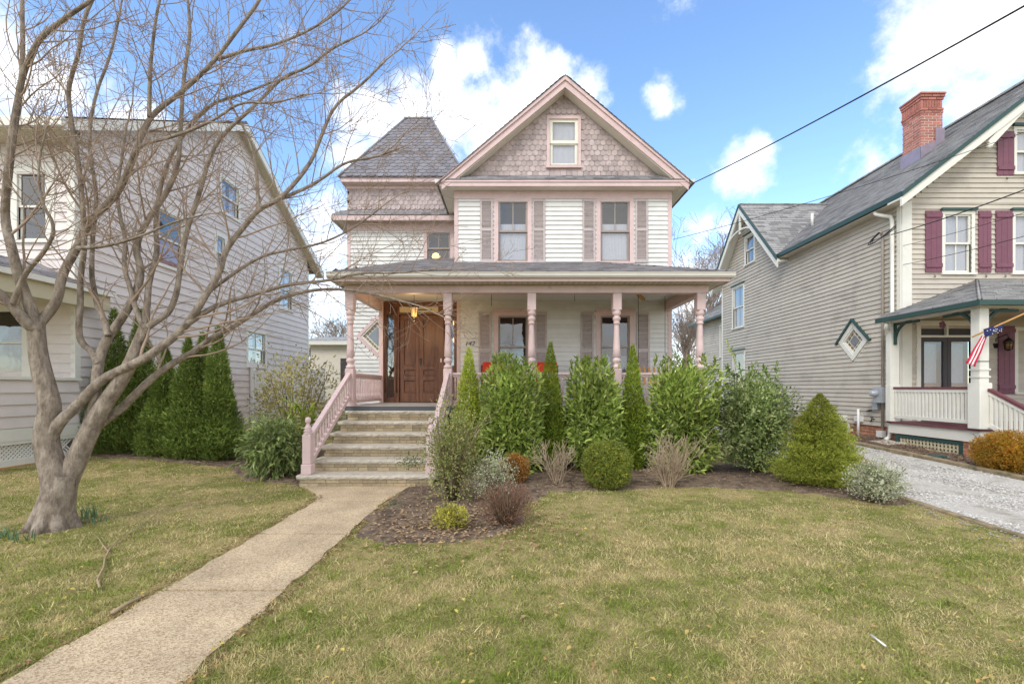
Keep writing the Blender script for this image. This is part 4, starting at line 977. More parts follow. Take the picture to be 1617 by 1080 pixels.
ar.box(8.875, 8.925, PKY-.05, PKY+.05, PKZ-1.15, PKZ-.2); ar.build('gable_bracket', 'white_trim', RH)
MB().box(8.96, RX-.001, RF-.3, vg-.1, 5.86, 5.885).build('soffit', 'taupe_siding', RH)
MB().box(8.90, 8.955, EYF, vg-.03, 5.90, 6.02).build('eave_gutter', 'green_trim', RH)
# front rake of the main gable
for s_ in (1,):
    a0, a1 = (8.90, 5.98), (RCX, RZ(RCX)+.0)
    def rk_(name, m, y0, y1, d0, d1): MB().hexa([(a0[0],y0,a0[1]+d0),(a1[0],y0,a1[1]+d0),(a1[0],y1,a1[1]+d0),(a0[0],y1,a0[1]+d0)], [(a0[0],y0,a0[1]+d1),(a1[0],y0,a1[1]+d1),(a1[0],y1,a1[1]+d1),(a0[0],y1,a0[1]+d1)]).build(name, m, RH)
    rk_('rake_edge', 'green_trim', EYF-.05, EYF-.01, -.09, .02); rk_('rake_board', 'white_trim', EYF-.02, EYF+.03, -.30, -.092); rk_('rake_soffit', 'white_trim', EYF+.03, RF-.02, -.14, -.10)
ar = MB(); pts = []
for i in range(12): t = i/11; pts.append((fx(1537)+t*(3.05), EYF+.03, RZ(fx(1537)+t*3.05)-.34-.32*math.sin(math.pi*min(1,t*.5+.0))*0 - .55*(1-(1-t)**2)*0 + .30*math.sin(t*math.pi)-.12))
for a, b in zip(pts[:-1], pts[1:]): ar.bar(a, b, .14, .05, (0,1,0))
ar.lathe((pts[0][0], pts[0][1], pts[0][2]-.05), [(.01,-.07),(.05,-.04),(.06,0),(.03,.05)], 8)
ar.build('gable_bracket', 'white_trim', RH)
# chimney
CY0, CY1 = 12.55, 13.15; CXa, CXb = PX(1455, CY0), PX(1489, CY0); ZC = RZ(CXa)-.6; ZT = PZ(143, CY0)
core = MB(); core.box(CXa+.005, CXb-.005, CY0+.005, CY1-.005, ZC, ZT-.05); ch = core.build('chimney', 'brick_mortar', RH)
rb_ = MB().box(0, 1, 0, 1, 0, 1).mesh('brick', 'red_brick'); z = ZC+.45; row = 0
def course(z, out, h=.058, soldier=False):
    st_ = .075 if soldier else .215
    x = CXa-out-(0 if soldier else (row % 2)*.105)
    while x < CXb+out-.01:
        a, b = max(x, CXa-out), min(x+st_-.016, CXb+out)
        if b-a > .02: inst('brick', rb_, ch, Matrix.Translation((a, CY0-out+rr.uniform(-.002,.002), z))@Matrix.Diagonal((b-a, .06, h, 1)))
        x += st_
    y = CY0-out+.062-(0 if soldier else ((row+1) % 2)*.105)
    while y < CY1+out-.01:
        a, b = max(y, CY0-out+.062), min(y+st_-.012, CY1+out)
        if b-a > .02: inst('brick', rb_, ch, Matrix.Translation((CXa-out+rr.uniform(-.002,.002), a, z))@Matrix.Diagonal((.06, b-a, h, 1)))
        y += st_
while z < ZT-.63: course(z, 0); z += .074; row += 1
for o_ in (.012, .024): course(z, o_); z += .074; row += 1
course(z, .012, .20, True); z += .212; row += 1
course(z, .025); z += .074; row += 1
course(z, .04); z += .074; row += 1
MB().box(CXa-.055, CXb+.055, CY0-.055, CY1+.055, z, z+.045).build('chimney_cap', 'red_brick', ch); MB().box(CXa+.1, CXb-.1, CY0+.1, CY1-.1, z+.046, z+.1).build('chimney_cap', 'old_brick', ch)
zf = RZ(CXa)+.33
MB().poly([(CXa-.03, RZ(CXa-.03)-.05), (CXb+.03, RZ(CXb)-.05), (CXb+.03, RZ(CXb)+.36), (CXb-.22, RZ(CXb)+.36), (CXb-.22, zf+.15), (CXa-.03, zf)], CY0-.03, CY0-.012).build('flashing', 'lead_flashing', ch)
MB().box(CXa-.03, CXa-.012, CY0-.02, CY1+.03, RZ(CXa)-.25, zf+.0).build('flashing', 'lead_flashing', ch)
# vent pipe on the roof
vp = P(1283, 350, 15.6); MB().tube([(vp.x, vp.y, vp.z-.15), (vp.x, vp.y, vp.z+.28)], .045, 10).build('vent_pipe', 'white_trim', RH)
# downspouts, conduit, meter
def pipe(name, m, pts, r, n=8, par=None): return MB().tube(pts, r, n).build(name, m, par or RH)
pipe('downspout', 'white_trim', [(8.98, 11.25, 5.86), (8.98, 11.22, 5.80), (9.05, 11.1, 5.72), (9.16, 11.0, 5.66), (9.17, 10.97, 5.55), (9.17, 10.97, 3.16), (9.14, 10.9, 3.10)], .045)
pipe('downspout', 'white_trim', [(8.70, 10.55, 3.02), (8.74, 10.62, 2.92), (8.98, 10.86, 2.80), (9.06, 10.9, 2.7), (9.06, 10.9, .42), (9.04, 10.9, .34), (8.93, 10.88, .28)], .045)
cy = sy(1398); X0 = RX-.06
pipe('conduit', 'conduit_taupe', [(X0, cy, .35), (X0, cy, 5.15), (X0-.03, cy-.02, 5.3), (X0-.1, cy-.06, 5.36), (X0-.18, cy-.14, 5.32)], .032)
mb = MB(FS); mb.box(cy-.14, cy+.14, .05, .20, PZ(636, cy), PZ(611, cy)); mt = bevel(mb.build('electric_meter', 'meter_grey', RH), .01)
MB(Frame((RX-.20, cy+.05, PZ(621, cy)), (0,1,0), (0,0,1))).F
mm = MB(Frame((RX-.20, cy+.03, PZ(621, cy)), (0,1,0), (0,0,1))); mm.F.z = Vector((-1,0,0)); mm.F.det = mm.F.u.cross(mm.F.n).dot(mm.F.z)
mm.lathe((0,0,0), [(.085,0),(.085,.03),(.075,.05),(.07,.12),(.05,.14)], 14); mm.build('meter_dial', 'meter_grey', mt)
bevel(MB(FS).box(cy+.10, cy+.26, .03, .12, PZ(647, cy), PZ(635, cy)).build('junction_box', 'meter_grey', mt)); bevel(MB(FS).box(cy-.08, cy+.08, .03, .16, .30, .46).build('junction_box', 'pvc_white', mt))
for x, y in ((1336.5, 660), (1361.5, 661)): q = sy(x); bevel(MB(FS).box(q-.09, q+.09, .02, .14, PZ(y+4.5, q), PZ(y-4.5, q)).build('dryer_vent', 'pvc_white', RH))
q = sy(1371); pipe('standpipe', 'pvc_white', [(RX-.25, q, g1(RX-.3, q)-.02), (RX-.25, q, .98)], .03)
tp = MB(); tp.tube([(RX, q-.25, .72), (RX-.1, q-.25, .74), (RX-.12, q-.25, .66)], .015, 6); tp.lathe((RX-.1, q-.25, .76), [(.01,0),(.04,.01),(.04,.02),(.01,.03)], 8); tp.tube([(RX-.02, q-.1, .95),(RX-.1,q-.1,.93),(RX-.1,q-.25,.95)], .018, 6); tp.build('garden_tap', 'black_iron', RH)
for i in range(3):
    c0 = Vector((X0-.18, cy-.14, 5.32)); pts = [c0+Vector((-.02*i,-.01,-.0))]
    for t in range(1, 8): a = t/7; pts.append(c0+Vector((-.05-.25*math.sin(a*3.1)*(1+.2*i), -.1*a-.45*a*a, -.32*math.sin(a*math.pi)-.04*i*a)))
    pipe('cable_loop', 'rubber_wire', pts, .010, 5)
# splash stone and shallow lid in the bed
# ---- porch of the right house
PXs, PYf = 8.95, 8.7; DZ = .742
pd = MB(); pd.box(PXs-.06, 16, PYf-.06, RF-.01, DZ-.045, DZ); pd.build('porch_deck', 'plum_deck', RH)
MB().box(PXs-.02, 15.9, PYf-.02, RF-.02, DZ-.27, DZ-.047).build('deck_rim', 'white_trim', RH)
# lattice panel on the side, brick pier
lz0, lz1 = .14, DZ-.29; ly0, ly1 = 9.02, 10.62
lf = MB(left_frame(PXs)); lf.box(ly0, ly1, -.06, .0, lz0-.06, lz0+.02); lf.box(ly0, ly1, -.06, .0, lz1-.07, lz1); lf.box(ly0, ly0+.09, -.06, .001, lz0+.02, lz1-.07); lf.box(ly1-.09, ly1, -.06, .001, lz0+.02, lz1-.07)
lat = lf.build('lattice_panel', 'green_trim', RH)
for i in range(4): z = lz0+.035+i*.077; MB(left_frame(PXs)).box(ly0+.09, ly1-.09, -.045, -.03, z, z+.035).build('lath', 'soffit_cream', lat)
for i in range(17): y = ly0+.11+i*.083; MB(left_frame(PXs)).box(y, y+.036, -.028, -.014, lz0+.02, lz1-.07).build('lath', 'soffit_cream', lat)
MB().box(PXs+.4, PXs+.45, PYf, RF, 0, DZ-.3).build('porch_skirt_or_shade', 'dark_interior', RH)  # near-black sheet behind the lattice stands in for the shade under the porch
pier = MB().box(PXs+.01, PXs+.4, PYf-.0, 9.02, -.05, DZ-.271).build('brick_pier', 'brick_mortar', RH)
for c in range(6):
    z = .08+c*.071-.02
    for j in range(2):
        inst('brick', bm_, pier, Matrix.Translation((PXs-.0, PYf-.01+j*.2-(c % 2)*.05+.03, z))@Matrix.Diagonal((.05, .17, .06, 1))); inst('brick', bm_, pier, Matrix.Translation((PXs+.02+j*.19, PYf-.025, z))@Matrix.Diagonal((.17, .05, .06, 1)))
pb = MB(); pb.box(PXs-.09, PXs+.09, PYf-.09, PYf+.09, 1.6201, 3.04)
rp = bevel(pb.build('porch_post', 'white_trim', RH), .012)
bevel(MB().box(PXs-.12, PXs+.12, PYf-.12, PYf+.12, DZ, 1.62).build('post_base', 'white_trim', rp), .012)
for z in (1.72, 1.86): MB().box(PXs-.105, PXs+.105, PYf-.105, PYf+.105, z, z+.03).build('post_ring', 'white_trim', rp)
MB().box(PXs-.097, PXs+.097, PYf-.097, PYf+.097, 2.02, 2.035).build('post_ring', 'green_trim', rp)
bevel(MB().box(PXs-.09, PXs+.12, RF-.16, RF-.02, DZ, 3.14).build('porch_post', 'white_trim', RH), .01)
bevel(MB().box(PXs-.10, PXs+.13, RF-.17, RF-.021, DZ, 1.6).build('post_base', 'white_trim', RH), .01)
bal2 = MB().box(-.019,.019,-.019,.019,0,1).mesh('baluster', 'white_trim')
def rail2(a, b, n):
    a, b = Vector(a), Vector(b); m_ = MB(); m_.bar(a, b, .08, .05); o = m_.build('porch_railing', 'plum_deck', RH)
    for dz in (-.055, -.66): MB().bar(a+Vector((0,0,dz)), b+Vector((0,0,dz)), .055, .07).build('rail', 'white_trim', o)
    for i in range(n): q_ = a.lerp(b, (i+.5)/n); inst('baluster', bal2, o, Matrix.Translation(q_+Vector((0,0,-.63)))@Matrix.Diagonal((1,1,.55,1)))
rail2((PXs, PYf+.12, 1.52), (PXs, RF-.17, 1.52), 21); rail2((PXs+.06, PYf-.12, 1.49), (PXs+.06, 6.6, .42), 24); rail2((11.0, PYf, 1.52), (15, PYf, 1.52), 40)
stp = MB()
for i in range(4): stp.box(PXs+.12, 11.0, PYf-.36*(i+1), PYf-.06-.36*i, -.1, DZ-.15*(i+1))
stp.build('porch_steps', 'plum_deck', RH)
be = MB(); be.box(PXs-.07, PXs+.07, PYf-.07, RF, 3.04, 3.20); be.box(PXs+.07, 16, PYf-.07, PYf+.07, 3.042, 3.20); be.build('porch_beam', 'white_trim', RH)
MB().box(PXs+.07, 16, PYf+.07, RF, 3.18, 3.20).build('porch_ceiling', 'soffit_cream', RH)
ge = MB(); GX, GY = 8.62, 8.38; ge.box(GX, GX+.08, GY, RF, 3.06, 3.15); ge.box(GX+.0805, 16, GY, GY+.08, 3.06, 3.15); ge.build('porch_gutter', 'green_trim', RH)
MB().box(GX+.08, PXs-.07, GY+.08, RF, 3.14, 3.155).build('porch_soffit', 'white_trim', RH); MB().box(PXs-.07, 16, GY+.08, PYf-.07, 3.14, 3.155).build('porch_soffit', 'white_trim', RH)
pr = .93/2.42; pl_ = math.hypot(1, pr); rn_ = RF-GY
tiles((GX, GY, 3.155), (0,1,0), (1/pl_,0,pr/pl_), [(0,0),(rn_,0),(rn_,rn_*pl_)], .28, .13, 'roof_shingle_grey', RH, 'porch_roof')
tiles((GX, GY, 3.155), (1,0,0), (0,1/pl_,pr/pl_), [(0,0),(7.4,0),(7.4,rn_*pl_),(rn_,rn_*pl_)], .28, .13, 'roof_shingle_grey', RH, 'porch_roof')
MB().tube([(GX,GY,3.16),(GX+rn_,RF,3.16+pr*rn_)], .02, 6).build('hip_cap', 'roof_shingle_grey', RH)
# green arched brackets
def arch(p, dy=0, dx=0):
    m_ = MB(); R_ = .42; pts = []
    for i in range(8): th = math.pi/2*i/7; pts.append((p[0]+dx*(R_-R_*math.cos(th)), p[1]+dy*(R_-R_*math.cos(th)), p[2]-R_+R_*math.sin(th)))
    for a, b in zip(pts[:-1], pts[1:]): m_.bar(a, b, .045, .045, (0,0,1) if abs(a[2]-b[2]) < .05 else ((1,0,0) if dy else (0,1,0)))
    m_.bar((p[0], p[1], p[2]-.5), (p[0], p[1], p[2]), .05, .05, (1,0,0)); m_.bar((p[0], p[1], p[2]-.03), (p[0]+dx*.62, p[1]+dy*.62, p[2]-.03), .05, .05)
    m_.build('porch_bracket', 'green_trim', RH)
arch((PXs, PYf+.1, 3.03), dy=1); arch((PXs, RF-.18, 3.03), dy=-1); arch((PXs+.1, PYf, 3.03), dx=1)
# front double door with storm doors, window and lantern under the porch
dz1 = fz(533); DXa, DXb = fx(1452), fx(1537)
dr = MB(FF); dr.box(DXa-.09, DXa, -.05, .05, DZ, fz(512)); dr.box(DXb, DXb+.09, -.05, .05, DZ, fz(512)); dr.box(DXa, DXb, -.05, .05, dz1, dz1+.05); dr.box(DXa-.12, DXb+.12, -.05, .07, fz(515), fz(507)); fdo = dr.build('door_frame', 'white_trim', RH)
dm = (DXa+DXb)/2
MB(FF).box(dm-.02, dm+.02, -.05, .04, dz1+.05, fz(515)).build('transom_bar', 'white_trim', fdo); MB(FF).box(DXa, DXb, -.04, -.03, dz1+.05, fz(515)).build('transom', 'dark_screen', fdo)
for a, b, kn in ((DXa, dm-.004, 0), (dm+.004, DXb, 1)):
    s = MB(FF); s.box(a, a+.09, -.02, .03, DZ+.02, dz1); s.box(b-.09, b, -.02, .03, DZ+.02, dz1); s.box(a+.09, b-.09, -.02, .03, dz1-.1, dz1); s.box(a+.09, b-.09, -.02, .03, DZ+.02, DZ+.25)
    so_ = s.build('storm_door', 'dark_screen', fdo); MB(FF).add([(a+.09,.003,DZ+.25),(b-.09,.003,DZ+.25),(b-.09,.003,dz1-.1),(a+.09,.003,dz1-.1)], [(0,1,2,3)]).build('pane', 'pane_glass', so_)
    MB(FF).box(a, b, -.14, -.12, DZ+.02, dz1).build('inner_door', 'oak_panel', so_); MB(FF).box(a+.13, b-.13, -.118, -.11, DZ+.9, dz1-.14).build('door_curtain', 'lace_curtain', so_)
    if kn: MB(FF).tube([(a+.05, .03, 1.42), (a+.05, .07, 1.42), (a+.14, .075, 1.42)], .016, 7).build('handle', 'brass', so_)
plank_shutter(RH, FF, fx(1574), fx(1600), fz(622), fz(515)); plank_shutter(RH, FF, fx(1660), fx(1686), fz(622), fz(515))
window(RH, FF, fx(1606), fx(1654), fz(618), fz(522), 'white_trim', .08, 'white_trim', 0, inner='dark_interior', glass='pane_dark')
wl_ = root('wall_lantern', (fx(1578.5), RF-.2, fz(552)), 'black carriage lantern beside the neighbour porch shutter', 'lantern'); c = Vector((fx(1578.5), RF-.2, fz(545)))
MB().lathe(c, [(.06,-.12),(.08,.06)], 6).build('lantern_glass', 'stained_amber', wl_)
m_ = MB(); m_.lathe(c, [(.10,.06),(.05,.13),(.02,.15)], 6); m_.lathe(c, [(.03,-.15),(.065,-.12)], 6); m_.tube([c+Vector((0,0,.15)), c+Vector((0,.02,.24)), c+Vector((-.1,.18,.16)), c+Vector((-.1,.19,0))], .012, 6)
for q, w_ in zip(hexring(c, .062, c.z-.12), hexring(c, .082, c.z+.06)): m_.tube([q, w_], .007, 4)
m_.box(c.x-.16, c.x-.05, RF-.03, RF-.0, c.z-.08, c.z+.05); m_.build('lantern_cage', 'black_iron', wl_)
# flag on its pole
fp0 = P(1553, 523, 8.5); fp1 = P(1632, 489, 8.3)
fg = root('house_flag', tuple(fp0), 'striped flag with starred blue canton drooping from porch post pole', 'flag')
pole0 = P(1536, 532, 8.5)
MB().tube([pole0, fp1], .016, 8).build('flag_pole', 'raw_wood', fg)
def cloth(name, m, A, B, C_, D_, folds, amp, seed):
    A, B, C_, D_ = map(Vector, (A, B, C_, D_)); mb = MB(); nu, nv = 10, 14; vs, fs = [], []
    for j in range(nv+1):
        for i in range(nu+1):
            s, t = i/nu, j/nv; p = (A.lerp(B, s)).lerp(D_.lerp(C_, s), t); p.y += amp*math.sin(folds*s*6.28+seed)*(.3+t); p.x += .4*amp*math.sin(t*9+seed); vs.append(tuple(p))
    for j in range(nv):
        for i in range(nu): a = j*(nu+1)+i; fs.append((a, a+1, a+nu+2, a+nu+1))
    mb.add(vs, fs, True); o = mb.build(name, m, fg); sd = o.modifiers.new('solid', 'SOLIDIFY'); sd.thickness = .004; return o
cols = ['flag_red', 'flag_white']*3
top = [P(1550,530,8.47).lerp(P(1559,533,8.44), i/5) for i in range(6)]; bot = [P(1525,573,8.47).lerp(P(1540,579,8.42), i/5) for i in range(6)]
for i in range(5): cloth('flag_stripe', cols[i], top[i], top[i+1], bot[i+1], bot[i], 1, .012, i*.9)
ca = cloth('canton', 'flag_blue', P(1553,520,8.45), P(1585,510,8.40), P(1584,519,8.38), P(1556,534,8.42), 2, .012, 0)
rn = random.Random(2); stv = []
for i in range(15):
    q_ = P(1556+28*rn.random(), 0, 8.345); s_ = (q_.x-PX(1553,8.345))/(PX(1585,8.345)-PX(1553,8.345)); y_ = 527-8*s_-4+8*rn.random(); q_ = P(1556+28*s_, y_, 8.345); pts = []
    for j in range(10): a = math.pi/2+j*math.pi/5; r_2 = .011 if j % 2 == 0 else .005; pts.append((q_.x+r_2*math.cos(a), q_.z+r_2*math.sin(a)))
    MB(Frame((0,8.345,0),(1,0,0),(0,-1,0))).poly(pts, 0, .002).build('star', 'flag_white', ca)
# small things in the neighbour's bed
lid = Vector((8.2, 8.75, 0)); lid.z = g1(lid.x, lid.y)+.03
lo = MB().box(lid.x-.13, lid.x+.13, lid.y-.1, lid.y+.1, lid.z-.02, lid.z+.06).build('valve_box', 'green_trim'); tag(lo, 'low grey-green utility box lying in the mulch below the lattice', 'utility box'); bevel(lo, .02)
spl = MB(); sx, syy = 8.75, 10.55; spl.hexa([(sx-.25,syy-.25,.17),(sx+.25,syy-.2,.17),(sx+.25,syy+.3,.17),(sx-.25,syy+.3,.17)], [(sx-.25,syy-.25,.25),(sx+.25,syy-.2,.27),(sx+.25,syy+.3,.29),(sx-.25,syy+.3,.27)])
tag(bevel(spl.build('splash_stone', 'step_slab'), .02), 'flat concrete splash stone under the neighbour downspout', 'stone')
or_ = MB(); oc = P(1488.5, 511, 9.7)
for a in range(5): or_.lathe((oc.x+.04*math.cos(a*1.256), oc.y, oc.z-.03+.05*math.sin(a*1.256)), [(.005,-.035),(.03,-.015),(.03,.015),(.005,.035)], 7)
or_.tube([oc, (oc.x, oc.y, 3.28)], .004, 4); tag(or_.build('hanging_ornament', 'plum_paint'), 'small plum coloured star ornament hanging under the neighbour porch beam', 'ornament')
# rear wing
wg = MB(); wg.box(9.9, 14, RB+.1, RB+4.5, 0, 4.9); rw = wg.build('rear_wing', 'taupe_siding', RH)
for i in range(38): inst('clapboard', board_mesh(.118, 'taupe_siding'), rw, left_frame(9.9).M(RB+.1, .0015, .4+i*.118, 4.4))
window(RH, left_frame(9.885), 20.6, 21.5, 3.0, 4.4, 'white_trim', .09, 'white_trim', 0, inner='dim_interior')
tiles((9.55, RB+.1, 4.85), (0,1,0), (.8,0,.6), [(0,0),(4.6,0),(4.6,2),(0,2)], .3, .14, 'roof_shingle_grey', RH, 'wing_roof'); MB().box(9.48, 9.56, RB+.1, RB+4.6, 4.78, 4.88).build('wing_gutter', 'green_trim', RH)

# ------------------------------------------------------------------ house on the left
LX, LF, LB = -8.6, 8.94, 19.06
LH = root('lilac_house', (LX-4, LF, g1(LX, LF)), 'pale pinkish sided neighbour house on the left behind the bare tree', 'house')
FL, FLf = right_frame(LX), front_frame(LF)
def ly(x): return -LX*FPX/(CX-x)
LRZ, LPY, LEZ = 9.75, 14.2, 6.42
lw_ = [(ly(250), ly(289), 4.55, 5.88), (ly(349), ly(376), 6.75, 7.75), (ly(342), ly(354), 5.05, 5.95), (ly(442), ly(460), 4.5, 5.95), (ly(391), ly(418), 2.25, 3.36)]
siding(LH, FL, [(LF+.1, .35), (LB, .35), (LB, LEZ), (LF+.1, LEZ)], .20, [lw_[0], lw_[2], lw_[3], lw_[4]], 'lilac_siding', 'side_wall')
lz_ = lambda y: LRZ-.10-abs(y-LPY)*.56
siding(LH, FL, [(LF+.1, LEZ-.02), (LB, LEZ-.02), (LB, lz_(LB)), (LPY, LRZ-.10), (LF+.1, lz_(LF))], .20, [lw_[1]], 'lilac_siding', 'gable_wall')
MB(FL).box(LF, LB, -.05, .02, -.1, .35).build('foundation', 'step_slab', LH)
for i, w_ in enumerate(lw_): window(LH, FL, *w_, 'white_trim', .10, 'white_trim', 1 if i == 4 else 0, curtain=(('red_curtain', w_[2]+.75, [(0,1)]) if i == 0 else ('lace_curtain', w_[3]-.1, [(0,.4),(.6,1)])), inner='dim_interior')
for y in (LF-.02, LB): MB(FL).box(y, y+.12, -.06, .03, .3, LEZ).build('corner_board', 'white_trim', LH)
fw_ = [(PX(30, LF), PX(75, LF), PZ(379, LF), PZ(273, LF)), (PX(-30, LF), PX(38, LF), PZ(594, LF), PZ(489, LF))]
siding(LH, FLf, [(-16, .35), (LX-.0, .35), (LX-.0, LEZ), (-16, LEZ)], .185, fw_, 'lilac_siding', 'front_wall')
for w_ in fw_: window(LH, FLf, *w_, 'white_trim', .17, 'white_trim', 0, inner='dim_interior', curtain=None, glass='pane_dark', sashw=.04)
MB(FLf).box(LX-.12, LX+.028, -.04, .03, 3.4, LEZ).build('corner_board', 'white_trim', LH)
# roof with wide overhangs
EXL = -8.3+.05; lsl = (LRZ-6.5)/(LPY-8.4); ll = math.hypot(1, lsl)
for s_ in (-1, 1):
    ye = LPY+s_*(LPY-8.4)
    tiles((EXL, ye, 6.52), (-1,0,0), (0,-s_/ll,lsl/ll), [(0,0),(8,0),(8,(LPY-8.4)*ll),(0,(LPY-8.4)*ll)], .3, .14, 'roof_shingle', LH, 'roof')
    def strip(name, m, x0, x1, d0, d1): MB().hexa([(x0,LPY,LRZ+d0),(x1,LPY,LRZ+d0),(x1,ye,6.5+d0),(x0,ye,6.5+d0)], [(x0,LPY,LRZ+d1),(x1,LPY,LRZ+d1),(x1,ye,6.5+d1),(x0,ye,6.5+d1)]).build(name, m, LH)
    strip('rake_board', 'white_trim', EXL-.06, EXL-.005, -.22, .0); strip('rake_soffit', 'soffit_cream', LX, EXL-.06, -.17, -.13)
MB().box(-16.3, EXL-.06, 8.40, LF, 6.30, 6.33).build('soffit', 'soffit_cream', LH); MB().box(-16.3, EXL, 8.32, 8.40, 6.33, 6.50).build('gutter', 'white_trim', LH)
MB().tube([(-9.9, 14.25, 9.5), (-9.9, 14.25, 10.1)], .045, 8).build('vent_stack', 'stem_wood', LH)
# front porch of the left house
pk = MB(); LPX = -8.5; PF = 6.6
kz = PZ(597, LF)
kn = MB(right_frame(LPX)); kn.box(PF, LF-.03, -.08, 0, .80, kz-.05); kw = kn.build('porch_knee_wall', 'lilac_siding', LH)
for i in range(4): inst('clapboard', board_mesh(.20, 'lilac_siding'), kw, right_frame(LPX).M(PF, .0015, .84+i*.2, LF-PF-.03))
MB(right_frame(LPX)).box(PF, LF, -.11, .05, kz-.05, kz).build('wall_cap', 'white_trim', LH)
MB(right_frame(LPX)).box(PF, LF, -.06, .03, .62, .83).build('skirt_board', 'white_trim', LH)
lt = MB(right_frame(LPX)); lt.box(PF, LF, -.05, .02, .56, .63); lt.box(PF, LF, -.05, .02, .20, .30); lt.box(LF-.1, LF, -.05, .021, .30, .56); ltp = lt.build('lattice_panel', 'white_trim', LH)
i = 0
for s_ in (-1, 1):
    y = PF-.3
    while y < LF+.3:
        a, b = (y, .30), (y+s_*.26, .56)
        a = (min(max(a[0], PF), LF-.1), a[1]); 
        if PF < y+s_*.26 < LF-.08 and PF < y < LF-.08: MB(right_frame(LPX)).hexa([(y-.02,-.04+.012*(s_>0),.30),(y+.02,-.04+.012*(s_>0),.30),(y+.02,-.03+.012*(s_>0),.30),(y-.02,-.03+.012*(s_>0),.30)], [(b[0]-.02,-.04+.012*(s_>0),.56),(b[0]+.02,-.04+.012*(s_>0),.56),(b[0]+.02,-.03+.012*(s_>0),.56),(b[0]-.02,-.03+.012*(s_>0),.56)]).build('lath', 'white_trim', ltp)
        y += .07
MB().box(LPX-.3, LPX-.25, PF, LF, .1, .6).build('porch_skirt_or_shade', 'dark_interior', LH)  # dark sheet set back from the lattice, painted as the shade below the deck
MB(right_frame(LPX)).box(PF-.1, LF, -.1, .04, .06, .20).build('ground_timber', 'raw_wood', LH)
MB().box(-16, LPX-.08, PF, LF, .70, .78).build('porch_deck', 'porch_floor', LH)
MB().box(-16, -8.25, 6.2, 9.3, 3.40, 3.43).build('porch_ceiling', 'soffit_cream', LH)
gp = MB(); gp.box(-8.25, -8.17, 6.1, 9.4, 3.38, 3.48); gp.build('porch_gutter', 'white_trim', LH); MB().box(-8.4, -8.26, 6.2, 9.35, 3.10, 3.39).build('porch_beam', 'soffit_cream', LH)
MB().box(-16, -8.28, 6.2, 6.35, 3.1, 3.39).build('porch_beam', 'soffit_cream', LH)
bevel(MB().box(LPX-.18, LPX, PF, PF+.18, .78, 3.4).build('porch_post', 'white_trim', LH))
tiles((-8.17, 6.1, 3.48), (0,1,0), (-.93,0,.37), [(0,0),(3.3,0),(2.9,1.2),(.9,1.2)], .3, .14, 'roof_shingle', LH, 'porch_roof')
MB().hexa([(-16,6.1,3.47),(-8.2,6.1,3.47),(-8.2,8.93,3.47),(-16,8.93,3.47)], [(-16,6.1,3.49),(-8.2,6.1,3.49),(-9.3,8.93,3.98),(-16,8.93,3.98)]).build('porch_roof', 'roof_shingle', LH)
MB().box(-16, LX-3, LF+.05, LB, 0, 6.3).build('body', 'lilac_siding', LH)
# white gate and fence beside the left house
gt_ = root('garden_gate', (-7.4, 15.0, g1(-7.4, 15)), 'white vinyl gate and fence between the neighbour wall and the rhododendron', 'gate')
gx0, gx1, gy_ = LX+.05, -6.2, 14.9; zb = .22
for X in (gx0+.06, -7.25, gx1): bevel(MB().box(X-.06, X+.06, gy_-.06, gy_+.06, 0, zb+1.95).build('post', 'pvc_white', gt_), .01)
x = gx0+.13
while x < gx1-.08:
    if abs(x-7.25+.0) > 0: MB().box(x, x+.145, gy_-.015, gy_+.015, zb+.12, zb+1.78).build('plank', 'pvc_white', gt_)
    x += .15
for z in (zb+.06, zb+1.78): MB().box(gx0, gx1, gy_-.03, gy_+.03, z, z+.1).build('rail', 'pvc_white', gt_)
MB().tube([(-7.35, gy_-.05, zb+1.05), (-7.35, gy_-.09, zb+1.0), (-7.35, gy_-.05, zb+.92)], .012, 6).build('latch', 'black_iron', gt_)
# garage at the back
ga = root('garage', (-7.2, 27, 0), 'low cream garage with white gutter far behind the left house', 'garage')
MB().box(-11.5, -5.6, 26, 31, 0, PZ(566, 26)+.8).build('wall', 'cream_trim', ga)
MB().box(-11.8, -5.3, 25.6, 31.3, PZ(548, 26)+.1, PZ(542, 26)+.1).build('gutter', 'white_trim', ga)
MB().hexa([(-11.9,25.6,4.18),(-5.2,25.6,4.18),(-5.2,31.4,4.18),(-11.9,31.4,4.18)], [(-11.9,28.4,4.7),(-5.2,28.4,4.7),(-5.2,28.6,4.7),(-11.9,28.6,4.7)]).build('roof', 'roof_shingle_grey', ga)
MB(front_frame(26)).box(-9.8, -8.9, -.02, .03, 1.9, 3.2).build('window', 'dark_screen', ga); MB(front_frame(26)).box(-7.7, -6.7, -.02, .03, .1, 3.3).build('door', 'oak_panel', ga)
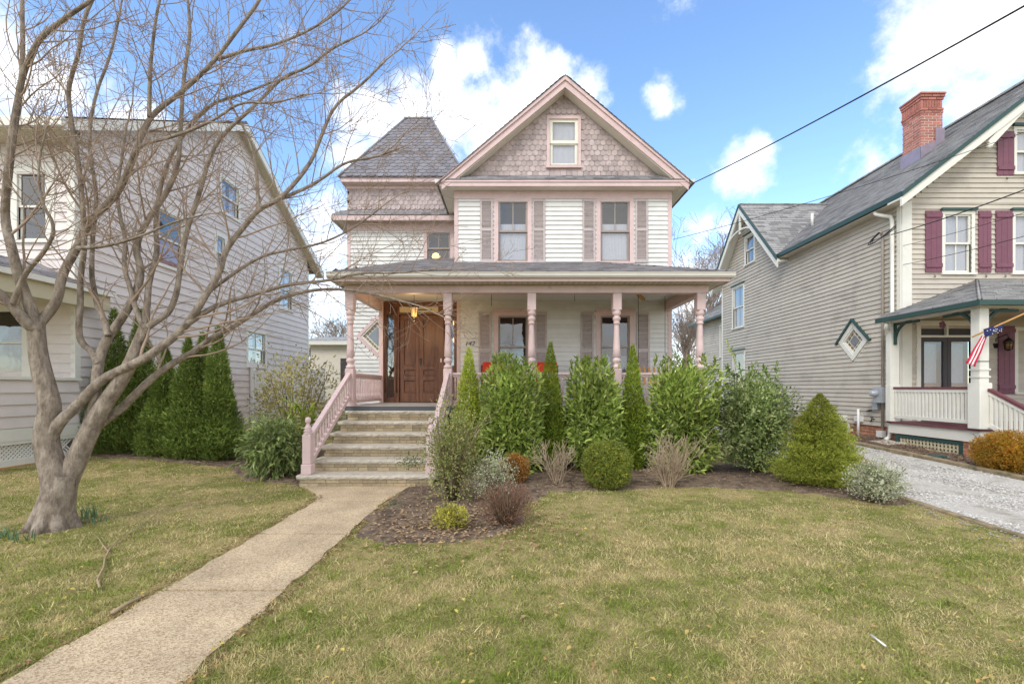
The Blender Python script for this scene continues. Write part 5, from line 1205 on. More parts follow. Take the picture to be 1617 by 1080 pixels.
# ------------------------------------------------------------------ trees
def chaikin(pts, rad, k=2):
    for _ in range(k):
        q, r = [pts[0]], [rad[0]]
        for a, b, ra, rb in zip(pts[:-1], pts[1:], rad[:-1], rad[1:]):
            q += [a.lerp(b, .25), a.lerp(b, .75)]; r += [ra*.75+rb*.25, ra*.25+rb*.75]
        q.append(pts[-1]); r.append(rad[-1]); pts, rad = q, r
    return pts, rad
class Twigs:
    """grows side branches; every level is thinner, slightly crooked and bends upward"""
    def __init__(s, seed): s.rn = random.Random(seed); s.mb = MB(); s.n = 0
    def rdir(s): v = Vector((s.rn.gauss(0,1), s.rn.gauss(0,1), s.rn.gauss(0,1))); return v.normalized()
    def grow(s, p, d, L, r, lev, upb=.12, minr=.0022, spawn=(0, 5, 4, 3)):
        rn = s.rn; n = max(3, int(L/.10) if lev < 3 else 3); n = min(n, 9); pts = [p.copy()]; q = p.copy(); dd = d.normalized()
        for i in range(n):
            dd = (dd+s.rdir()*.17+Vector((0,0,upb*.5))).normalized(); q = q+dd*(L/n); pts.append(q.copy())
        rad = [max(minr, r*(1-.72*i/n)) for i in range(n+1)]
        s.mb.tube(pts, rad, 5 if lev <= 1 else (4 if lev == 2 else 3), caps=False); s.n += 1
        if lev < len(spawn) and spawn[lev]:
            k = max(1, int(spawn[lev]*rn.uniform(.7, 1.35)))
            for j in range(k):
                t = rn.uniform(.18, 1.0); i = min(int(t*n), n-1); f = t*n-i; b = pts[i].lerp(pts[i+1], min(f, 1)); tg = (pts[i+1]-pts[i]).normalized()
                sd = s.rdir(); sd = (sd-tg*sd.dot(tg)).normalized(); nd = (tg*rn.uniform(.5, .95)+sd*.75+Vector((0,0,upb))).normalized()
                s.grow(b, nd, L*rn.uniform(.36, .68), max(minr, rad[i]*.62), lev+1, upb, minr, spawn)
# -- the big bare tree
TD = 4.95
tb_ = P(85, 835, TD); tree = root('bare_tree', (tb_.x, tb_.y, g1(tb_.x, tb_.y)), 'large bare multi-stemmed tree with grey-brown bark on the left lawn', 'tree')
def px_r(w, d=TD): return .80*w*d/FPX/2
LIMBS = [ # name, points (px), depth start/end, width px start/end, number of side branches
 ('trunk', [(84,846),(86,830),(92,795),(98,765),(100,750)], TD, TD, 68, 44, 0),
 ('trunk', [(86,815),(90,775),(85,742),(76,712),(73,690),(77,660),(80,640),(74,615),(66,585),(60,555),(58,528),(58,508)], TD-.02, TD-.1, 50, 26, 0),
 ('trunk', [(88,815),(97,778),(112,745),(128,712),(144,675),(163,642),(187,607),(206,576),(218,545),(229,518)], TD+.02, TD+.15, 46, 19, 0),
 ('limb', [(60,520),(44,512),(24,487),(2,465),(-30,440),(-60,400)], TD-.1, TD-.5, 24, 12, 7),
 ('limb', [(58,515),(50,490),(39,463),(28,430),(18,388),(8,350),(10,300),(18,220),(28,163),(37,114),(61,61),(110,24),(147,0),(190,-40)], TD-.1, TD-.5, 22, 6, 13),
 ('limb', [(12,300),(20,228),(33,143),(37,80),(35,0),(38,-50)], TD-.2, TD-.1, 12, 6, 7),
 ('limb', [(58,515),(75,497),(92,474),(98,433),(122,392),(143,347),(184,310),(204,269),(224,212),(241,180),(286,147),(335,102),(375,49),(412,0),(430,-40)], TD-.1, TD+.3, 19, 5, 16),
 ('limb', [(236,185),(237,122),(241,73),(249,12),(262,-30)], TD+.1, TD, 8, 4, 8),
 ('limb', [(347,93),(390,79),(430,73),(490,49),(540,15),(560,-10)], TD+.2, TD+.5, 7, 3, 8),
 ('limb', [(74,712),(83,684),(98,662),(117,646),(156,603),(183,588),(218,572),(249,553),(288,522),(311,491),(327,463),(347,433),(357,392),(392,351),(408,331),(445,314),(490,261),(506,220),(527,167),(571,135),(610,95)], TD-.05, TD+.4, 25, 4, 18),
 ('limb', [(296,512),(320,495),(350,479),(408,463),(459,448),(517,444),(570,430),(625,432),(690,425)], TD+.1, TD+.9, 12, 3, 16),
 ('limb', [(130,702),(147,680),(166,663),(187,650),(210,627),(241,596),(272,574),(311,553),(334,533),(366,518),(397,498),(440,471),(490,458),(540,456),(600,466),(650,480)], TD+.06, TD+.9, 20, 4, 15),
 ('limb', [(136,690),(146,650),(152,615),(156,572),(167,537),(194,502),(218,459),(224,425),(213,390),(233,347),(261,310),(282,265),(286,204),(290,122),(302,53),(296,-10)], TD+.05, TD+.5, 22, 5, 16),
 ('limb', [(156,575),(146,555),(128,541),(124,518),(128,479),(127,440),(135,388),(131,326),(126,265),(108,163),(110,130),(126,82),(131,33),(151,-10)], TD+.1, TD+.0, 13, 6, 14),
 ('limb', [(171,530),(166,505),(156,490),(146,445),(145,420),(147,367),(155,310),(139,228),(150,150),(175,90),(190,20)], TD+.1, TD+.5, 12, 4, 12),
 ('limb', [(229,520),(233,479),(236,440),(250,400),(245,350),(258,270),(290,210),(330,165),(380,150),(430,130)], TD+.15, TD+.9, 13, 4, 12),
 ('limb', [(229,520),(250,505),(268,494),(280,463),(284,430),(294,367),(318,298),(327,261),(347,216),(408,163),(445,122),(490,106),(522,78),(560,60)], TD+.15, TD+.7, 13, 4, 15),
 ('limb', [(408,331),(407,280),(400,240),(385,200),(365,165),(350,130)], TD+.35, TD+.8, 7, 3, 8),
 ('limb', [(327,463),(365,435),(410,405),(455,395),(510,385),(560,360),(600,330)], TD+.3, TD+.8, 8, 3, 11),
 ('limb', [(204,269),(214,230),(280,215),(340,190),(380,160),(430,165),(480,150)], TD+.0, TD-.3, 8, 3, 10),
 ('limb', [(445,314),(500,290),(545,255),(590,250),(630,235)], TD+.3, TD+.6, 7, 3, 9),
 ('limb', [(122,392),(165,390),(220,375),(275,350),(320,340)], TD-.05, TD-.4, 8, 3, 9),
 ('limb', [(229,520),(215,490),(205,450),(195,420),(200,380),(190,345),(185,300),(193,250),(200,200)], TD+.12, TD+.4, 11, 4, 10),
 ('limb', [(20,480),(40,430),(70,400),(90,360),(65,320),(60,260),(75,200)], TD-.3, TD-.6, 11, 3, 10),
]
tw = Twigs(21); rn = random.Random(33)
for nm, pts, da, db, wa, wb, nb in LIMBS:
    n = len(pts); P3, R3 = [], []
    for i, (x, y) in enumerate(pts):
        t = i/(n-1); d = da+(db-da)*t+(rn.uniform(-.06, .06) if 0 < i < n-1 and nb else 0)
        P3.append(P(x, y, d)); R3.append(px_r(wa+(wb-wa)*t**.8, d))
    if nm == 'trunk':
        R3[0] *= 1.12 if pts[0][1] == 846 else 1
    P3, R3 = chaikin(P3, R3, 2)
    o = MB().tube(P3, R3, 14 if nm == 'trunk' else (8 if wa > 10 else 6)).build(nm, 'bark', tree)
    # cumulative length
    L = [0]
    for a, b in zip(P3[:-1], P3[1:]): L.append(L[-1]+(b-a).length)
    for j in range(nb):
        s = L[-1]*(.22+.78*((j+rn.random())/max(nb, 1))); i = max(q for q in range(len(L)) if L[q] <= min(s, L[-1]-1e-4)); i = min(i, len(P3)-2)
        tg = (P3[i+1]-P3[i]).normalized(); sd = tw.rdir(); sd.y *= .7; sd = (sd-tg*sd.dot(tg)).normalized()
        d_ = (tg*rn.uniform(.35, .9)+sd*.8+Vector((.05,0,.18))).normalized()
        tw.grow(P3[i].copy(), d_, rn.uniform(.7, 1.5)*(1-.35*s/L[-1]), max(.0060, R3[i]*.36), 1, .10, .0024, (0, 5, 3, 0))
    tg = (P3[-1]-P3[-2]).normalized()
    if nb: tw.grow(P3[-1].copy(), tg, .8, max(R3[-1]*.8, .006), 1, .08, .0024, (0, 7, 4, 1))
print('twigs', tw.n)
# root flare
fl_ = MB()
for a in range(7):
    th = a*.9+.3; b = Vector((tb_.x+.25*math.cos(th), tb_.y+.25*math.sin(th), -.04)); fl_.tube([Vector((tb_.x+.03+.02*math.cos(th), tb_.y+.02*math.sin(th), .52)), Vector((tb_.x+.015+.055*math.cos(th), tb_.y+.055*math.sin(th), .26)), Vector((tb_.x+.11*math.cos(th), tb_.y+.11*math.sin(th), .12)), Vector((tb_.x+.17*math.cos(th), tb_.y+.17*math.sin(th), .03)), b], [.07, .10, .085, .065, .035], 10)
fl_.build('root_flare', 'bark', tree)
o = tw.mb.build('twigs', 'twig_brown', tree); o['kind'] = 'stuff'

def far_tree(x, y_base, d, ztop, seed, label, spread=.5, m='far_twig', group='bare trees far behind the houses'):
    q = Vector((PX(x, d), d, 0)); h = ztop; r = root('background_tree', tuple(q), label, 'tree', group); t = Twigs(seed); t.mb = MB(); rn2 = random.Random(seed)
    tr = MB(); pts = [q+Vector((0,0,-.2))]+[q+Vector((rn2.uniform(-.2,.2), rn2.uniform(-.2,.2), h*f)) for f in (.15,.3,.45,.6)]
    tr.tube(pts, [.28,.22,.18,.14,.09], 8).build('trunk', 'twig_brown', r)
    for j in range(17):
        f = rn2.uniform(.22, .62); b = q+Vector((0,0,h*f)); a = rn2.uniform(0, 6.28); d_ = Vector((math.cos(a)*spread*1.3, math.sin(a)*spread*1.3, rn2.uniform(.5, 1.1)))
        t.grow(b, d_, h*rn2.uniform(.28, .45), .07, 1, .12, .012, (0, 7, 6, 4))
    o = t.mb.build('crown', m, r); o['kind'] = 'stuff'
far_tree(1113, 560, 34, 13.2, 3, 'tall bare tree behind the porch corner and taupe house'); far_tree(1085, 560, 42, 9.5, 4, 'bare hazy tree seen under the right end of the porch beam')
far_tree(527, 540, 44, 8.6, 5, 'bare tree in the gap left of the porch, behind the garage'); far_tree(503, 540, 52, 7.2, 6, 'smaller bare tree right beside the lilac house far corner')
far_tree(1135, 560, 48, 11, 8, 'bare tree half hidden by the taupe house rear wing')
for i, (x, d, h) in enumerate(((1070, 60, 6.5), (1120, 64, 7.0), (515, 60, 5.2), (548, 66, 5.5))):
    rng = np.random.default_rng(50+i); q = Vector((PX(x, d), d, 0)); r = root('hedgerow_tree', tuple(q), ['low brown bushy tree on horizon beneath porch beam', 'broad brown bushy tree on horizon beside taupe house', 'low brown bushy tree on horizon above garage', 'low brown bushy tree on horizon by tower corner'][i], 'tree', 'hedgerow trees on the horizon')
    MB().tube([q, q+Vector((0,0,h*.5))], [.2,.1], 6).build('trunk', 'twig_brown', r)
    n = 2600; D = sph(n, rng); rad = rng.random(n)**.4*lump(D, rng, 6, .25, 3); Pn = np.array(q)[None]+D*rad[:, None]*np.array([h*.75, h*.5, h*.5])+np.array([0,0,h*.55])
    me = leaves(Pn, D+rng.normal(size=(n,3))*.6, sph(n, rng), rng.uniform(.3,.8,n), .08, colmix(n, [S(150,132,116), S(126,112,100), S(140,140,96)], rng), 'leaf', 'crown'); link(bpy.data.objects.new('crown', me), r)['kind'] = 'stuff'

# ------------------------------------------------------------------ shrubs
def stems(r, base, h, w, n, seed, m='stem_wood', r0=.014):
    rn2 = random.Random(seed); mb = MB()
    for i in range(n):
        a = rn2.uniform(0, 6.28); f = rn2.uniform(.1, .45); b = Vector(base)+Vector((math.cos(a)*.05, math.sin(a)*.05, -.03)); e = Vector(base)+Vector((math.cos(a)*w*f, math.sin(a)*w*f, h*rn2.uniform(.5, .9)))
        mb.tube([b, b.lerp(e, .5)+Vector((rn2.uniform(-.04,.04), rn2.uniform(-.04,.04), .05)), e], [r0, r0*.7, r0*.35], 5)
    return mb.build('stems', m, r)
def shrub(name, X, Y, w, dpt, h, n, L, Wd, cols, label, cat='shrub', group=None, seed=1, m='leaf', shape='ball', lumpa=.13, lf=4, shell=.45, up=.4, z0=None, leafout=.8, core=None, droop=0, power=2.0, stemn=9, jit=.2, taper=None, belly=.15, inner=0, bright=1.0):
    rng = np.random.default_rng(seed); zb = g1(X, Y) if z0 is None else z0; r = root(name, (X, Y, zb), label, cat, group)
    D = sph(n, rng)
    if shape in ('ball', 'box'):
        if shape == 'box':
            e = power; s = 1/np.maximum((np.abs(D)**e).sum(1)**(1/e), 1e-6); D2 = D*s[:, None]
        else: D2 = D
        rad = (shell+(1-shell)*rng.random(n)**.6)*lump(D, rng, 7, lumpa, lf)*lump(D, rng, 9, lumpa*.7, lf*3.2)
        Q = D2*rad[:, None]*np.array([w/2, dpt/2, h/2])+np.array([0, 0, h/2]); out_ = D
    else:                                             # cone
        prof_ = lambda t: np.minimum(1, (1-t)/(1-(belly)))**(taper or .8)*np.clip(.60+t*3, 0, 1)
        t = rng.random(n*4); t = t[rng.random(n*4) < prof_(t)*.95+.05][:n]; n = len(t); th = rng.uniform(0, 6.283, n)
        f = prof_(t)+.012; Dc = np.stack([np.cos(th), np.sin(th), t*3], 1)
        rad = (shell+(1-shell)*rng.random(n)**.5)*lump(Dc, rng, 8, lumpa, lf)*lump(Dc*np.array([1,1,2]), rng, 9, lumpa*.6, lf*2.6)*f
        Q = np.stack([np.cos(th)*rad*w/2, np.sin(th)*rad*dpt/2, t*h*.97+.02], 1); out_ = np.stack([np.cos(th), np.sin(th), np.full(n, .35)], 1)
    Q = Q[:, :]; keep = Q[:, 2] > .01; Q = Q[keep]; out_ = out_[keep]; nn = len(Q); Pn = Q+np.array([X, Y, zb])
    A_ = out_*leafout+rng.normal(size=(nn, 3))*.55+np.array([0, 0, up-droop]); Nr = out_*.5+rng.normal(size=(nn, 3))*.5+np.array([0, 0, .8])
    cols = np.clip(np.array(cols)*bright, 0, .95); C = colmix(nn, cols, rng, jit)
    cl = lump(Q*np.array([1,1,1])/max(h, .3)*2, np.random.default_rng(seed+5), 6, .22, 4)[:, None]; C = np.clip(C*cl, 0, 1)
    me = leaves(Pn, A_, Nr, L*rng.uniform(.65, 1.25, nn), Wd*rng.uniform(.7, 1.2, nn), C, m, 'foliage')
    link(bpy.data.objects.new('foliage', me), r)['kind'] = 'stuff'
    if inner:                                         # the dense inside of the bush
        k_ = rng.choice(nn, min(inner, nn), replace=False); ctr = np.array([X, Y, zb]); ax = np.array([1, 1, 0.0]) if shape == 'cone' else np.ones(3)
        isz = (np.clip(1.05-(Pn[k_][:, 2]-zb)/h, .05, .6)*.9 if shape == 'cone' else np.full(len(k_), .8)); c0 = ctr+np.array([0, 0, h/2])*(0 if shape == 'cone' else 1); Pi = c0+(Pn[k_]-c0)*(1-ax*rng.uniform(.25, .6, (len(k_), 1)))
        me = leaves(Pi, rng.normal(size=(len(k_), 3)), rng.normal(size=(len(k_), 3)), w*rng.uniform(.12, .22, len(k_))*isz, w*.11*isz, C[k_], m, 'inner_foliage'); link(bpy.data.objects.new('inner_foliage', me), r)['kind'] = 'stuff'
    if stemn: stems(r, (X, Y, zb), h, w, stemn, seed)
    return r
def bx(x, d): return PX(x, d)
LAUREL = [S(108,124,50), S(84,104,42), S(140,152,70), S(72,92,40), S(158,168,94)]
ARBV = [S(122,136,46), S(146,154,56), S(96,116,44), S(166,166,70)]
DARKARB = [S(76,96,46), S(98,114,50), S(60,80,40), S(120,126,60)]
HOLLY = [S(92,106,54), S(68,84,42), S(126,136,78), S(58,74,40), S(150,156,108)]
g_ = 'laurel shrubs along the porch'
def laurel(x, d, wpx, top, seed, label, n=5200):
    X = bx(x, d); w = wpx*d/FPX; h = PZ(top, d)
    r = shrub('laurel_shrub', X, d, w, .85, h, n, .125, .042, LAUREL, label, 'shrub', g_, seed, 'leaf_gloss', 'box', .10, 3.5, .35, .55, power=3.5, stemn=8, inner=700, bright=1.7)
    # the biggest leaves in front, one by one
    rng = np.random.default_rng(seed+90); lm = []
    for k in range(3): 
        c = np.array([LAUREL[(k*2) % 5]]); lm.append(leaves(np.zeros((1,3)), np.array([[0,0,1.]]), np.array([[0,-1.,0]]), .145, .046, c*1.05, 'leaf_gloss', 'leaf'))
    for i in range(110):
        u, v = rng.uniform(-1, 1), rng.uniform(.1, 1.0); f = (1-abs(u)**4)**.25
        p = Vector((X+u*w*.47, d-.44*f*rng.uniform(.9,1.05)*(1 if v < .9 else .8), v*h*.97)); e = Euler((rng.uniform(-.1,1.1), rng.uniform(-.9,.9), rng.uniform(-1,1))); s = rng.uniform(.75, 1.2)
        inst('leaf', lm[i % 3], r, Matrix.Translation(p)@e.to_matrix().to_4x4()@Matrix.Diagonal((s,s,s,1)))
    # shoots on top
    for i in range(16):
        pass
    return r
laurel(808, 8.1, 90, 576, 11, 'glossy green laurel shrub in front of the left porch window')
laurel(937, 8.25, 84, 579, 12, 'glossy green laurel shrub behind the clipped boxwood ball')
laurel(1077, 8.15, 108, 576, 13, 'widest glossy green laurel shrub, at right corner of porch')
def shoots(X, Y, z, n, w, seed, cols, par, L=.22):
    rng = np.random.default_rng(seed); Pn, A_ = [], []
    for i in range(n):
        b = np.array([X+rng.uniform(-w, w), Y+rng.uniform(-.25,.15), z+rng.uniform(-.12,.0)]); d_ = np.array([rng.normal()*.25, rng.normal()*.25, 1])
        for t in np.linspace(0, L, 9): 
            for _ in range(2): Pn.append(b+d_*t); A_.append(rng.normal(size=3)*.6+np.array([0,0,.9]))
    Pn = np.array(Pn); A_ = np.array(A_); k = len(Pn)
    me = leaves(Pn, A_, rng.normal(size=(k,3)), rng.uniform(.07,.12,k), .032, colmix(k, cols, rng), 'leaf_gloss', 'shoots'); link(bpy.data.objects.new('shoots', me), par)['kind'] = 'stuff'
ls = [o for o in COL.objects if o.name.startswith('laurel_shrub') and o.parent is None]
for o, (x, d, top, w_) in zip(ls, ((808,8.1,574,.35),(937,8.25,577,.38),(1077,8.15,574,.55))): shoots(PX(x,d), d, PZ(top,d), 11, w_, int(x), LAUREL[:3]+[S(158,176,92)], o, .16)
ga_ = 'golden arborvitae between the laurels'
for i, (x, d, wp, top, lb) in enumerate(((741, 8.45, 42, 546, 'slim golden arborvitae below the house number, beside the steps'), (870, 8.45, 40, 536, 'slim golden arborvitae between left and middle laurel'), (1000, 8.45, 38, 541, 'slim golden arborvitae between middle and right laurel'))):
    shrub('golden_arborvitae', bx(x, d), d, wp*1.25*d/FPX, wp*1.25*d/FPX, PZ(top, d), 12000, .055, .017, ARBV if i == 0 else ARBV[:3]+[S(84,108,44)], lb, 'conifer', ga_, 60+i, 'needle', 'cone', .14, 6, .30, .9, taper=.85, belly=.30, stemn=1, inner=900, bright=1.5)
shrub('holly_shrub', bx(1190, 8.0), 8.0, 1.42, 1.2, PZ(588, 8.0), 9500, .062, .036, HOLLY, 'large dark holly shrub between porch corner and spruce', 'shrub', None, 21, 'leaf_gloss', 'ball', .14, 4, .35, .35, power=2.5, stemn=8, inner=900, bright=1.7)
hs_ = [o for o in COL.objects if o.name.startswith('holly_shrub')][0]
shoots(bx(1190, 8), 8.0, PZ(590, 8), 7, .45, 77, [S(120,140,70), S(96,120,60)], hs_, .2)
for dx in (1168,): shoots(bx(dx, 7.9), 7.9, PZ(575, 8), 1, .01, 78, [S(150,164,70), S(126,146,60)], hs_, .42)
shrub('dwarf_spruce', bx(1295, 7.0), 7.0, 1.22, 1.15, PZ(626, 7.0), 38000, .036, .012, [S(114,124,46), S(138,142,56), S(92,106,42), S(154,152,70)], 'cone-shaped yellow-green dwarf spruce beside the gravel driveway', 'conifer', None, 22, 'needle', 'cone', .24, 9, .55, .5, taper=.85, belly=.12, stemn=1, inner=1800, bright=1.4)
VAR = [S(196,196,166), S(150,158,112), S(112,122,74), S(214,210,190)]
shrub('euonymus_shrub', bx(1384, 5.95), 5.95, .70, .62, .54, 3600, .03, .016, VAR, 'small pale variegated shrub at the lawn corner by the driveway', 'shrub', None, 23, 'leaf', 'ball', .15, 5, .3, .5, stemn=14, inner=250)
shrub('euonymus_shrub', bx(779, 6.1), 6.1, .60, .5, .66, 2600, .03, .016, VAR, 'pale variegated shrub between loose green shrub and orange bush', 'shrub', None, 24, 'leaf', 'ball', .18, 5, .25, .6, stemn=16)
BOX = [S(96,112,44), S(76,96,38), S(128,132,50), S(66,86,36)]
shrub('boxwood_ball', bx(959, 6.95), 6.95, .74, .72, .70, 15000, .024, .014, BOX+[S(150,140,50)], 'clipped round green boxwood at the edge of the lawn', 'shrub', None, 25, 'leaf', 'box', .035, 6, .72, .2, power=2.6, stemn=5, inner=900, bright=1.35)
shrub('bronze_shrub', bx(811, 7.3), 7.3, .50, .48, .47, 6000, .024, .014, [S(178,122,54), S(150,98,46), S(198,146,76), S(140,112,54)], 'small rounded orange-bronze shrub behind the pale variegated shrub', 'shrub', None, 26, 'leaf', 'ball', .08, 6, .6, .2, stemn=5, inner=500)
shrub('loose_shrub', bx(714, 6.15), 6.15, .80, .7, PZ(636, 6.15), 4600, .04, .021, [S(112,122,66), S(88,104,56), S(140,144,90), S(150,140,84)], 'loose open green shrub at the right foot of the stone steps', 'shrub', None, 27, 'leaf', 'ball', .22, 4, .2, .5, stemn=12, bright=1.35)
shrub('loose_shrub', bx(655, 6.5), 6.45, .5, .3, .25, 240, .04, .02, [S(96,112,60), S(120,130,80)], 'thin leafy sprig reaching across the steps', 'shrub', None, 28, 'leaf', 'ball', .3, 4, .1, .3, z0=.36, stemn=0)
shrub('barberry_shrub', bx(800, 5.05), 5.05, .66, .6, .48, 2500, .05, .006, [S(130,96,80), S(108,78,66), S(150,116,96)], 'reddish-brown twiggy barberry at the front of the mulch bed', 'shrub', None, 29, 'litter', 'ball', .12, 5, .2, .9, stemn=40)
shrub('sedum_plant', bx(712, 4.9), 4.9, .40, .34, .27, 1500, .035, .014, [S(176,170,66), S(150,150,60), S(196,186,96)], 'small yellow-green mound at the near tip of the mulch bed', 'plant', None, 30, 'leaf', 'ball', .15, 5, .2, .8, stemn=6)
shrub('rhododendron_shrub', bx(466, 9.6), 9.6, 2.0, 1.5, PZ(562, 9.6)+.05, 3800, .085, .036, [S(122,122,66), S(150,140,84), S(96,104,54), S(164,150,98), S(140,120,70)], 'tall thin-leaved rhododendron behind the left stair railing', 'shrub', None, 31, 'leaf', 'ball', .25, 4, .3, .2, stemn=18, bright=1.4)
shrub('rhododendron_shrub', bx(432, 7.7), 7.7, 1.02, .9, 1.08, 2200, .125, .034, [S(98,110,60), S(74,88,48), S(124,132,82), S(86,100,54)], 'low dark drooping rhododendron at the left newel post', 'shrub', None, 32, 'leaf_gloss', 'ball', .14, 4, .35, .0, droop=.5, stemn=8, inner=250, bright=1.9)
shrub('rhododendron_shrub', bx(470, 8.3), 8.3, .7, .6, 1.30, 420, .14, .05, [S(160,166,62), S(130,146,56), S(104,128,52)], 'bright yellow-green leafy shrub left of the stair railing', 'shrub', None, 33, 'leaf_gloss', 'ball', .14, 4, .45, .2, stemn=9)
ROW = 'dark arborvitae row beside the left house'
for i, (x, d, wp, top) in enumerate(((180,9.3,86,483),(221,9.4,84,484),(262,9.1,84,545),(298,9.0,86,529),(320,9.2,82,522),(345,9.1,84,512))):
    lb = ['leftmost arborvitae of the dark row, behind the bare trunk', 'second arborvitae from the left in the dark row, tall', 'lowest arborvitae in the dark row, between the limbs', 'fourth arborvitae from the left in the dark row', 'fifth arborvitae from the left in the dark row', 'rightmost arborvitae of the dark row, nearest the white gate'][i]
    zb = g1(bx(x, d), d)
    shrub('arborvitae', bx(x, d), d, wp*1.02*d/FPX, wp*1.0*d/FPX, PZ(top, d)-zb, 14000, .08, .02, DARKARB, lb, 'conifer', ROW, 40+i, 'needle', 'cone', .18, 7, .35, .7, taper=1.0, belly=.02, stemn=1, inner=1400, bright=1.7)
shrub('boxwood_ball', bx(1592, 7.6), 7.6, .96, .9, .70, 15000, .026, .015, [S(206,138,40), S(186,116,36), S(128,128,44), S(150,132,44)], 'round orange-tinged boxwood beside the neighbour porch steps', 'shrub', None, 36, 'leaf', 'ball', .06, 4, .7, .2, stemn=5, inner=900)
def bare_shrub(x, d, w, h, n, seed, label, m='twig_tan'):
    X = bx(x, d); r = root('bare_shrub', (X, d, 0), label, 'shrub', 'leafless shrubs in front of the laurels'); t = Twigs(seed); rn2 = random.Random(seed)
    for i in range(n):
        a = rn2.uniform(0, 6.28); q = Vector((X+.06*math.cos(a), d+.06*math.sin(a), -.02)); t.grow(q, Vector((math.cos(a)*w, math.sin(a)*w*.7, 1)), h*rn2.uniform(.6, 1), .009, 1, .15, .0032, (0, 5, 3, 0))
    t.mb.build('branches', m, r)
bare_shrub(882, 7.2, .35, .62, 14, 3, 'leafless pale twiggy shrub between bronze shrub and boxwood'); bare_shrub(1056, 7.0, .40, .68, 26, 4, 'leafless pale twiggy shrub right of the boxwood ball')
bare_shrub(738, 6.3, .22, .95, 6, 6, 'leafless stems rising inside the loose green shrub')
bare_shrub(1358, 7.3, .7, .42, 26, 9, 'low leafless brown shrub between spruce and driveway', 'twig_brown')
def bulbs(x, y, n, h, label, seed):
    d = FPX*EYE/(y-HY); X = bx(x, d); rng = np.random.default_rng(seed); r = root('daffodil_clump', (X, d, g1(X, d)), label, 'plant', 'daffodil clumps round the tree'); mb = MB()
    for i in range(n):
        a = rng.uniform(0, 6.28); q = np.array([X+rng.normal()*.07, d+rng.normal()*.06, g1(X, d)-.01]); tilt = np.array([rng.normal()*.3, rng.normal()*.3]); w = .007; hh = h*rng.uniform(.6, 1.1); c, s = math.cos(a)*w, math.sin(a)*w; vs = []
        for t in (0, .5, 1): o_ = np.array([tilt[0]*t*t*hh, tilt[1]*t*t*hh, hh*t]); k_ = 1-.75*t*t; vs += [tuple(q+o_+np.array([c*k_, s*k_, 0])), tuple(q+o_-np.array([c*k_, s*k_, 0]))]
        mb.add(vs, [(0,1,3,2), (2,3,5,4)])
    mb.build('leaf_blades', 'bulb_leaf', r)
mat('bulb_leaf', S(88,116,84), .5, .2, 12, transl=.2)
bulbs(138, 818, 26, .17, 'daffodil leaf clump just right of the tree trunk', 1); bulbs(150, 825, 12, .10, 'small sprout clump right of the trunk daffodils', 2); bulbs(10, 848, 22, .14, 'daffodil leaf clump at the left picture edge', 3); bulbs(38, 852, 18, .12, 'daffodil leaf clump between picture edge and trunk', 4)
bulbs(622, 800, 20, .09, 'grassy tuft at the path edge beside the mulch', 7)

